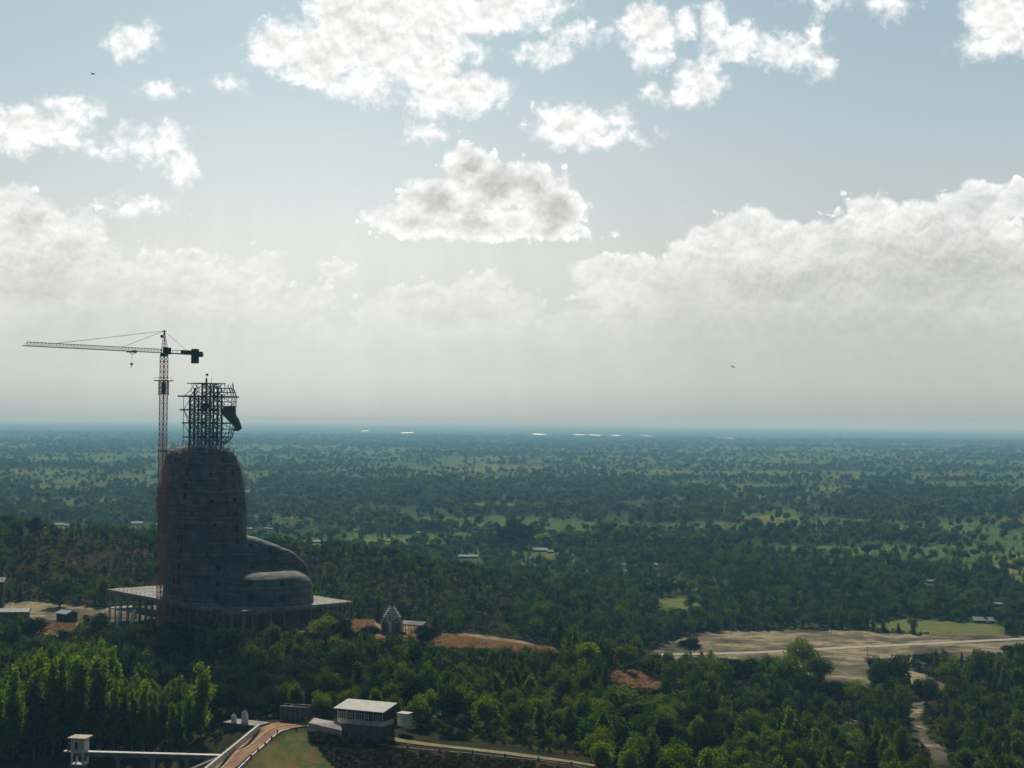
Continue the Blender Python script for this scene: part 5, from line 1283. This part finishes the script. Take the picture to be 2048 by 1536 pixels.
# forest
cand = []; rf_ = random.Random(9)
for _ in range(60000):
    px = rf_.uniform(-30, 2090); D = sqrt(rf_.uniform(345 ** 2, 640 ** 2))
    if px < 1185 and D < 397: continue
    if px < 430 and D < 462: continue
    x = (px - 1024) / F * D
    rad = rf_.uniform(5.4, 8.2)
    cand.append((px, D, x, rad))
cand = cand[:]; acc = []
zs = Hn(np.array([c_[2] for c_ in cand]), np.array([c_[1] for c_ in cand]))
grid = {}
def gkey(x, y): return int(x // 9), int(y // 9)
for a, b_, c_ in placed: grid.setdefault(gkey(a, b_), []).append((a, b_, c_))
for (px, D, x, rad), z in zip(cand, zs):
    gx, gy = gkey(x, D); ok = True
    for i in (-1, 0, 1):
        for j in (-1, 0, 1):
            for a, b_, c_ in grid.get((gx + i, gy + j), ()):
                if (a - x) ** 2 + (b_ - D) ** 2 < (.5 * (rad + c_)) ** 2: ok = False; break
            if not ok: break
        if not ok: break
    if not ok: continue
    ppx, ppy = proj(x, D, z)
    if ppy > 1640: continue
    if in_polys(ppx, ppy, SANDY + REDDY + GRASSY): continue
    q = Vector((x, D, 0)) - pN; u, v = q.dot(U), q.dot(V_)
    if -4 < u < LU + 4 and -4 < v < LV + 4: continue
    if 430 < px < 700 and D < 400: continue
    if 555 < px < 835 and D < 402: continue
    h_ = rad * rf_.uniform(1.05, 1.55)
    if px > 1150 and D > 560: h_ *= .95
    tries = 0
    while blocked(x, D, z, h_, rad * .5) and tries < 3: h_ *= .7; tries += 1
    if blocked(x, D, z, h_, rad * .5) or h_ < 2.5: continue
    grid.setdefault((gx, gy), []).append((x, D, rad)); acc.append((D, x, h_, px, z, rad))
acc.sort()
print('forest candidates', len(acc))
NI = 285
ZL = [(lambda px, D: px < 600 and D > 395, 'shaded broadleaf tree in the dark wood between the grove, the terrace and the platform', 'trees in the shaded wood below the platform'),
      (lambda px, D: px < 1180, 'broadleaf tree on the wooded slope between the house and the red grass crest', 'trees on the slope behind the house'),
      (lambda px, D: px < 1480, 'bushy tree on the wooded ridge flank right of the embankment track', 'trees on the ridge flank'),
      (lambda px, D: True, 'leafy green tree in the lower right wood around the sandy path', 'trees around the sandy path')]
for D, x, h_, px, z, rad in acc[:NI]:
    for f_, lb, gr in ZL:
        if f_(px, D): break
    kk = 'broadleaf_tree' if R_.random() < (.12 if px < 560 and D > 410 else .35 if px < 700 else .85) else 'dark_tree'  # left zone gets mostly darker species, which also stand in for statue shade
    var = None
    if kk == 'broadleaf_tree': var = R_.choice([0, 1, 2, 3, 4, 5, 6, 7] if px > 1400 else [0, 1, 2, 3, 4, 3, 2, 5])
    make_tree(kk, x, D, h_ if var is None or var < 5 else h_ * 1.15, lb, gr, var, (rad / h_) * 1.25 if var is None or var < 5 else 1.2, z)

# lone palm on the fields
q = ground(92, 1022); palm = empty('palm_tree', q); tag(palm, 'lone toddy palm standing on the yellow field beyond the left hill', 'palm'); ph = 34 / F * q.y
mb = MB(); mb.bar((0, 0, -.5), (0, 0, ph * .8), ph * .028, ph * .02, 7); bpart(mb, 'trunk', M_trunk, palm)
def palm_crown(name, c_, r_, seed, m):
    rng = random.Random(seed); mb = MB()
    for k in range(34):
        a = rng.uniform(0, 2 * pi); e = rng.uniform(-.7, 1.3); d_ = Vector((cos(a) * cos(e), sin(a) * cos(e), sin(e))); s_ = d_.cross(Vector((.01, 0, 1))).normalized(); t_ = s_.cross(d_)
        p0 = c_ + d_ * r_ * .3; p1 = c_ + d_ * r_; mb.quad(p0 - s_ * r_ * .04, p1 - s_ * r_ * .3 - t_ * r_ * .05, p1 + d_ * r_ * .12, p1 + s_ * r_ * .3 - t_ * r_ * .05, p0 + s_ * r_ * .04)
    me = bpy.data.meshes.new(name); me.from_pydata(mb.v, [], mb.f); me.materials.append(m); return me
o = bpy.data.objects.new('crown', palm_crown('crown', Vector((0, 0, ph * .84)), ph * .26, 1, L_dark)); COL.objects.link(o); o.parent = palm

# ------------------------------------------------------------------ masses nobody could count, instanced
def scatter(name, P3, sxy, sz, rz, idx_, protos):
    """one object: copies of the prototype meshes on a point cloud"""
    pc = bpy.data.collections.new(name + '_kinds')
    for i, me in enumerate(protos): pc.objects.link(bpy.data.objects.new('%s_%02d' % (name, i), me))
    me = bpy.data.meshes.new(name); n = len(P3); me.vertices.add(n); me.vertices.foreach_set('co', np.ascontiguousarray(P3, np.float32).ravel())
    a = me.attributes.new('size', 'FLOAT_VECTOR', 'POINT'); a.data.foreach_set('vector', np.stack([sxy, sxy, sz], -1).astype(np.float32).ravel())
    a = me.attributes.new('turn', 'FLOAT_VECTOR', 'POINT'); a.data.foreach_set('vector', np.stack([rz * 0, rz * 0, rz], -1).astype(np.float32).ravel())
    a = me.attributes.new('kind_index', 'INT', 'POINT'); a.data.foreach_set('value', idx_.astype(np.int32))
    me.update(); o = bpy.data.objects.new(name, me); COL.objects.link(o)
    ng = bpy.data.node_groups.new(name, 'GeometryNodeTree'); ng.interface.new_socket('Geometry', in_out='INPUT', socket_type='NodeSocketGeometry'); ng.interface.new_socket('Geometry', in_out='OUTPUT', socket_type='NodeSocketGeometry')
    nd = ng.nodes; lk = ng.links; gi = nd.new('NodeGroupInput'); go_ = nd.new('NodeGroupOutput'); ip = nd.new('GeometryNodeInstanceOnPoints'); ci = nd.new('GeometryNodeCollectionInfo')
    ci.inputs['Collection'].default_value = pc; ci.inputs['Separate Children'].default_value = True; ci.inputs['Reset Children'].default_value = True
    def na(nm, t):
        x = nd.new('GeometryNodeInputNamedAttribute'); x.data_type = t; x.inputs['Name'].default_value = nm; return x.outputs[0]
    lk.new(gi.outputs[0], ip.inputs['Points']); lk.new(ci.outputs[0], ip.inputs['Instance']); ip.inputs['Pick Instance'].default_value = True
    lk.new(na('kind_index', 'INT'), ip.inputs['Instance Index']); lk.new(na('size', 'FLOAT_VECTOR'), ip.inputs['Scale'])
    er = nd.new('FunctionNodeEulerToRotation'); lk.new(na('turn', 'FLOAT_VECTOR'), er.inputs[0]); lk.new(er.outputs[0], ip.inputs['Rotation'])
    lk.new(ip.outputs[0], go_.inputs[0]); md = o.modifiers.new('scatter', 'NODES'); md.node_group = ng
    return tag(o, kind='stuff')


def joined(cm, tm):
    """crown and trunk as one mesh for the distant masses"""
    out = bpy.data.meshes.new('far'); vs, fs, ms = [], [], []
    for mi, m_ in enumerate((cm, tm)):
        b = len(vs); vs += [tuple(v.co) for v in m_.vertices]; fs += [tuple(b + i for i in p_.vertices) for p_ in m_.polygons]; ms += [mi] * len(m_.polygons)
    out.from_pydata(vs, [], fs); out.materials.append(cm.materials[0]); out.materials.append(tm.materials[0]); out.polygons.foreach_set('material_index', np.array(ms, np.int32)); out.update(); return out

MID = []
for i in range(7):
    r_ = [.42, .36, .46, .38, .22, .26, .5][i]
    bl = rnd_blobs_round(rs(300 + i), 1.0, r_, 12, [.12, .2, .25, .15, 0, 0, .3][i]) if i not in (4, 5) else rnd_blobs_column(rs(300 + i), 1.0, r_, .1)
    MID.append(joined(crown_mesh('c', bl, 900, .075, L_far if i != 6 else L_dark, 330 + i), trunk_mesh('t', 1.0, .022, M_trunk, 350 + i, 3, .2)))
FAR = []
for i in range(5):
    r_ = [.45, .5, .38, .55, .24][i]
    FAR.append(joined(crown_mesh('c', rnd_blobs_round(rs(400 + i), 1.0, r_, 9, .12), 170, .20, L_far, 430 + i), trunk_mesh('t', 1.0, .03, M_trunk, 450 + i, 0)))
FAR.append(joined(palm_crown('c', Vector((0, 0, .84)), .24, 5, L_far), trunk_mesh('t', 1.0, .03, M_trunk, 470, 0)))

rest = acc[NI:]
for side, (a_, b_) in enumerate(((-300, -40), (2095, 2350))):      # wood beside the frame
    for _ in range(420):
        p_ = NR.uniform(a_, b_); d_ = sqrt(NR.uniform(400 ** 2, 640 ** 2)); rest.append((d_, (p_ - 1024) / F * d_, NR.uniform(6, 11), p_, 0, NR.uniform(6, 8)))
xs1 = [a[1] for a in rest]; ys1 = [a[0] for a in rest]; hs1 = [a[2] for a in rest]; ws1 = [a[5] * 1.05 for a in rest]
# hill, valley and near woodland
D = np.sqrt(NR.uniform(635 ** 2, 1280 ** 2, 54000)); px = NR.uniform(-420, 2500, 54000); x = (px - 1024) / F * D; z = Hn(x, D)
ppx, ppy = projn(x, D, z)
hill = (z > 12) & (px < 1200)
cl = fbm(x / 40 + 3, D / 40 + 8, 3)
keep = np.where(hill, NR.rand(len(D)) < np.clip((cl - .36) * 5, .25, .95) * .55, NR.rand(len(D)) < .62)
fld = open_field(x, D); keep &= ~((D > 880) & (NR.rand(len(D)) < fld * .93))
for p_ in SANDY + REDDY + GRASSY: keep &= ~inpoly(ppx, ppy, p_)
q = np.stack([x - pN.x, D - pN.y], -1); u = q @ np.array([U.x, U.y]); v = q @ np.array([V_.x, V_.y]); keep &= ~((u > -3) & (u < LU + 3) & (v > -3) & (v < LV + 6))
hh = np.where(hill, NR.uniform(2.2, 7.5, len(D)), NR.uniform(4.5, 11, len(D)))
sw = hh * NR.uniform(.75, 1.2, len(D))
pt = projn(x, D, z + hh)[1]; hwp = sw * .4 * F / D
for x0, y0, x1, y1, DB in BOX:
    if DB > 600: keep &= ~((D < DB) & (ppx + hwp > x0) & (ppx - hwp < x1) & (ppy > y0) & (pt + 3 < y1))
for (fx, fy, ln, *_r) in FARM: keep &= ~((np.abs(ppx - fx) < ln * .55 + 3) & (ppy > fy - 2) & (pt < fy + 1) & (D < ground(fx, fy).y + 8))
k = np.where(keep)[0]
X1 = np.concatenate([xs1, x[k]]); Y1 = np.concatenate([ys1, D[k]]); H1 = np.concatenate([hs1, hh[k]]); W1 = np.concatenate([ws1, sw[k]])
# thin out overlaps
gr = {}; sel = []
for i in range(len(X1)):
    r_ = W1[i] * .42 ; kx, ky = int(X1[i] // 8), int(Y1[i] // 8); ok = True
    for a in (-1, 0, 1):
        for b_ in (-1, 0, 1):
            for j in gr.get((kx + a, ky + b_), ()):
                if (X1[i] - X1[j]) ** 2 + (Y1[i] - Y1[j]) ** 2 < (r_ + W1[j] * .42) ** 2 * .55: ok = False
    if ok: gr.setdefault((kx, ky), []).append(i); sel.append(i)
sel = np.array(sel); X1, Y1, H1, W1 = X1[sel], Y1[sel], H1[sel], W1[sel]; Z1 = Hn(X1, Y1) - .1
scatter('woodland', np.stack([X1, Y1, Z1], -1), W1, H1, NR.uniform(0, 6.28, len(X1)), NR.randint(0, 7, len(X1)), MID)
print('woodland', len(X1))
# the plain
n = 145000
D = 1240 * (11500 / 1240) ** (NR.rand(n) ** .92); px = NR.uniform(-420, 2500, n); x = (px - 1024) / F * D
fld = open_field(x, D); cl2 = fbm(x / 55 + 9, D / 80 + 4, 3); keep = NR.rand(n) > np.maximum(fld * .95, np.clip((.59 - cl2) * 5, .38, .94))
keep &= (np.abs(x) < 40000)
hh = NR.uniform(4, 11, n) * (1 + .5 * (NR.rand(n) > .90)); sw = hh * NR.uniform(.85, 1.45, n)
grow = np.clip(D / 3500, 1, 2.6); sw = sw * grow
idx5 = NR.randint(0, 5, n); palm_ = (NR.rand(n) > .94) & (D < 3500); idx5[palm_] = 5; hh[palm_] *= 1.15; sw[palm_] = hh[palm_]
ppx, ppy = projn(x, D, x * 0); pt = projn(x, D, hh)[1]
for (fx, fy, ln, *_r) in FARM: keep &= ~((np.abs(ppx - fx) < ln * .5 + 3) & (ppy > fy - 2) & (pt < fy + 1))
keep &= ~((D < 1280))
k = np.where(keep)[0]
scatter('distant_woods', np.stack([x[k], D[k], np.zeros(len(k)) - .1], -1), sw[k], hh[k], NR.uniform(0, 6.28, len(k)), idx5[k], FAR)
print('far', len(k))
# undergrowth
SHR = [crown_mesh('shrub', rnd_blobs_round(rs(500 + i), 1.0, .75, 7, .0), 260, .2, L_shrub if i < 3 else L_broad, 530 + i) for i in range(5)]
n = 68000; D = np.sqrt(NR.uniform(340 ** 2, 930 ** 2, n)); px = NR.uniform(-250, 2350, n); x = (px - 1024) / F * D; z = Hn(x, D); ppx, ppy = projn(x, D, z)
keep = (ppy < 1600) & (NR.rand(n) < np.clip((fbm(x / 14, D / 14, 3) - .3) * 3, .15, 1))
for p_ in SANDY + REDDY + GRASSY: keep &= ~inpoly(ppx, ppy, p_)
ROADZ = [(395, 1545), (430, 1536), (445, 1470), (440, 1440), (520, 1438), (590, 1436), (700, 1455), (840, 1462), (1000, 1492), (1180, 1522), (1190, 1545), (1000, 1520), (900, 1507), (800, 1497), (690, 1482), (640, 1470), (720, 1560), (395, 1560)]
keep &= ~inpoly(ppx, ppy, ROADZ); keep &= ~((px < 430) & (D < 385))
keep &= ~((px < 1180) & (D < 372) & (NR.rand(n) < .35))
q = np.stack([x - pN.x, D - pN.y], -1); u = q @ np.array([U.x, U.y]); v = q @ np.array([V_.x, V_.y]); keep &= ~((u > -3) & (u < LU + 3) & (v > -3) & (v < LV + 3))
keep &= ~((np.abs(ppx - 780) < 45) & (ppy < 1275) & (ppy > 1240) & (D < 560))
keep &= ~((ppx > 560) & (ppx < 835) & (D < 399))
P_BANK = [(612, 1466), (660, 1466), (700, 1482), (820, 1503), (1000, 1520), (1180, 1543), (1180, 1640), (760, 1640), (690, 1560)]
nb = 5200; Db = np.sqrt(NR.uniform(325 ** 2, 384 ** 2, nb)); pb_ = NR.uniform(600, 1200, nb); xb = (pb_ - 1024) / F * Db; zb_ = Hn(xb, Db); bx, by = projn(xb, Db, zb_); kb_ = inpoly(bx, by, P_BANK) & (by < 1620)
x = np.concatenate([x[keep], xb[kb_]]); D = np.concatenate([D[keep], Db[kb_]]); z = np.concatenate([z[keep], zb_[kb_]]); px = np.concatenate([px[keep], pb_[kb_]]); keep = np.ones(len(x), bool)
k = np.where(keep)[0]; ss = NR.uniform(.6, 2.0, len(k)) * np.where((D[k] < 375) & (px[k] < 1200), .55, 1)
scatter('undergrowth', np.stack([x[k], D[k], z[k] - .1], -1), ss, ss * NR.uniform(.7, 1.2, len(k)), NR.uniform(0, 6.28, len(k)), np.where((D[k] < 384) & (px[k] < 1200), NR.randint(0, 3, len(k)), NR.randint(0, 5, len(k))), SHR)
print('undergrowth', len(k))
# dry grass
def tuft(seed):
    rng = random.Random(seed); mb = MB()
    for i in range(46):
        a = rng.uniform(0, 6.28); r_ = rng.uniform(0, .45); c_ = Vector((cos(a) * r_, sin(a) * r_, 0)); a2 = rng.uniform(0, 6.28); s_ = Vector((cos(a2), sin(a2), 0)) * .05
        t_ = c_ * 1.5 + Vector((rng.uniform(-.3, .3), rng.uniform(-.3, .3), rng.uniform(.6, 1.1))); mb.quad(c_ - s_, c_ + s_, t_ + s_ * .6, t_ - s_ * .6)
    me = bpy.data.meshes.new('tuft'); me.from_pydata(mb.v, [], mb.f); me.materials.append(L_dry); return me
n = 120000; D = np.sqrt(NR.uniform(500 ** 2, 625 ** 2, n)); px = NR.uniform(0, 1330, n); x = (px - 1024) / F * D; z = Hn(x, D); ppx, ppy = projn(x, D, z); keep = np.zeros(n, bool)
for p_ in REDDY: keep |= inpoly(ppx, ppy, p_)
keep &= NR.rand(n) < np.clip((fbm(x / 6, D / 6, 3) - .35) * 4, .1, 1)
keep &= ~((np.abs(ppx - 785) < 38) & (D > 538))
k = np.where(keep)[0]; ss = NR.uniform(.5, 1.3, len(k)) * np.where(ppx[k] < 160, .5, 1)
scatter('dry_grass', np.stack([x[k], D[k], z[k] - .05], -1), ss, ss * .9, NR.uniform(0, 6.28, len(k)), NR.randint(0, 3, len(k)), [tuft(i) for i in range(3)])

# ------------------------------------------------------------------ haze
hm = bpy.data.materials.new('haze'); hm.use_nodes = True; nt = hm.node_tree; nt.nodes.clear()
out = nt.nodes.new('ShaderNodeOutputMaterial'); pv = nt.nodes.new('ShaderNodeVolumePrincipled'); nt.links.new(pv.outputs[0], out.inputs['Volume'])
pv.inputs['Color'].default_value = (0.27, 0.62, 0.94, 1); pv.inputs['Absorption Color'].default_value = (0.74, 0.70, 0.70, 1); pv.inputs['Density'].default_value = 1.1e-4; pv.inputs['Anisotropy'].default_value = 0.14
mb = MB(); mb.prism([(-46000, -6300, -4), (46000, -6300, -4), (46000, 84000, -4), (-46000, 84000, -4)], 152)
hz_o = mb.build('haze', hm); tag(hz_o, kind='stuff')
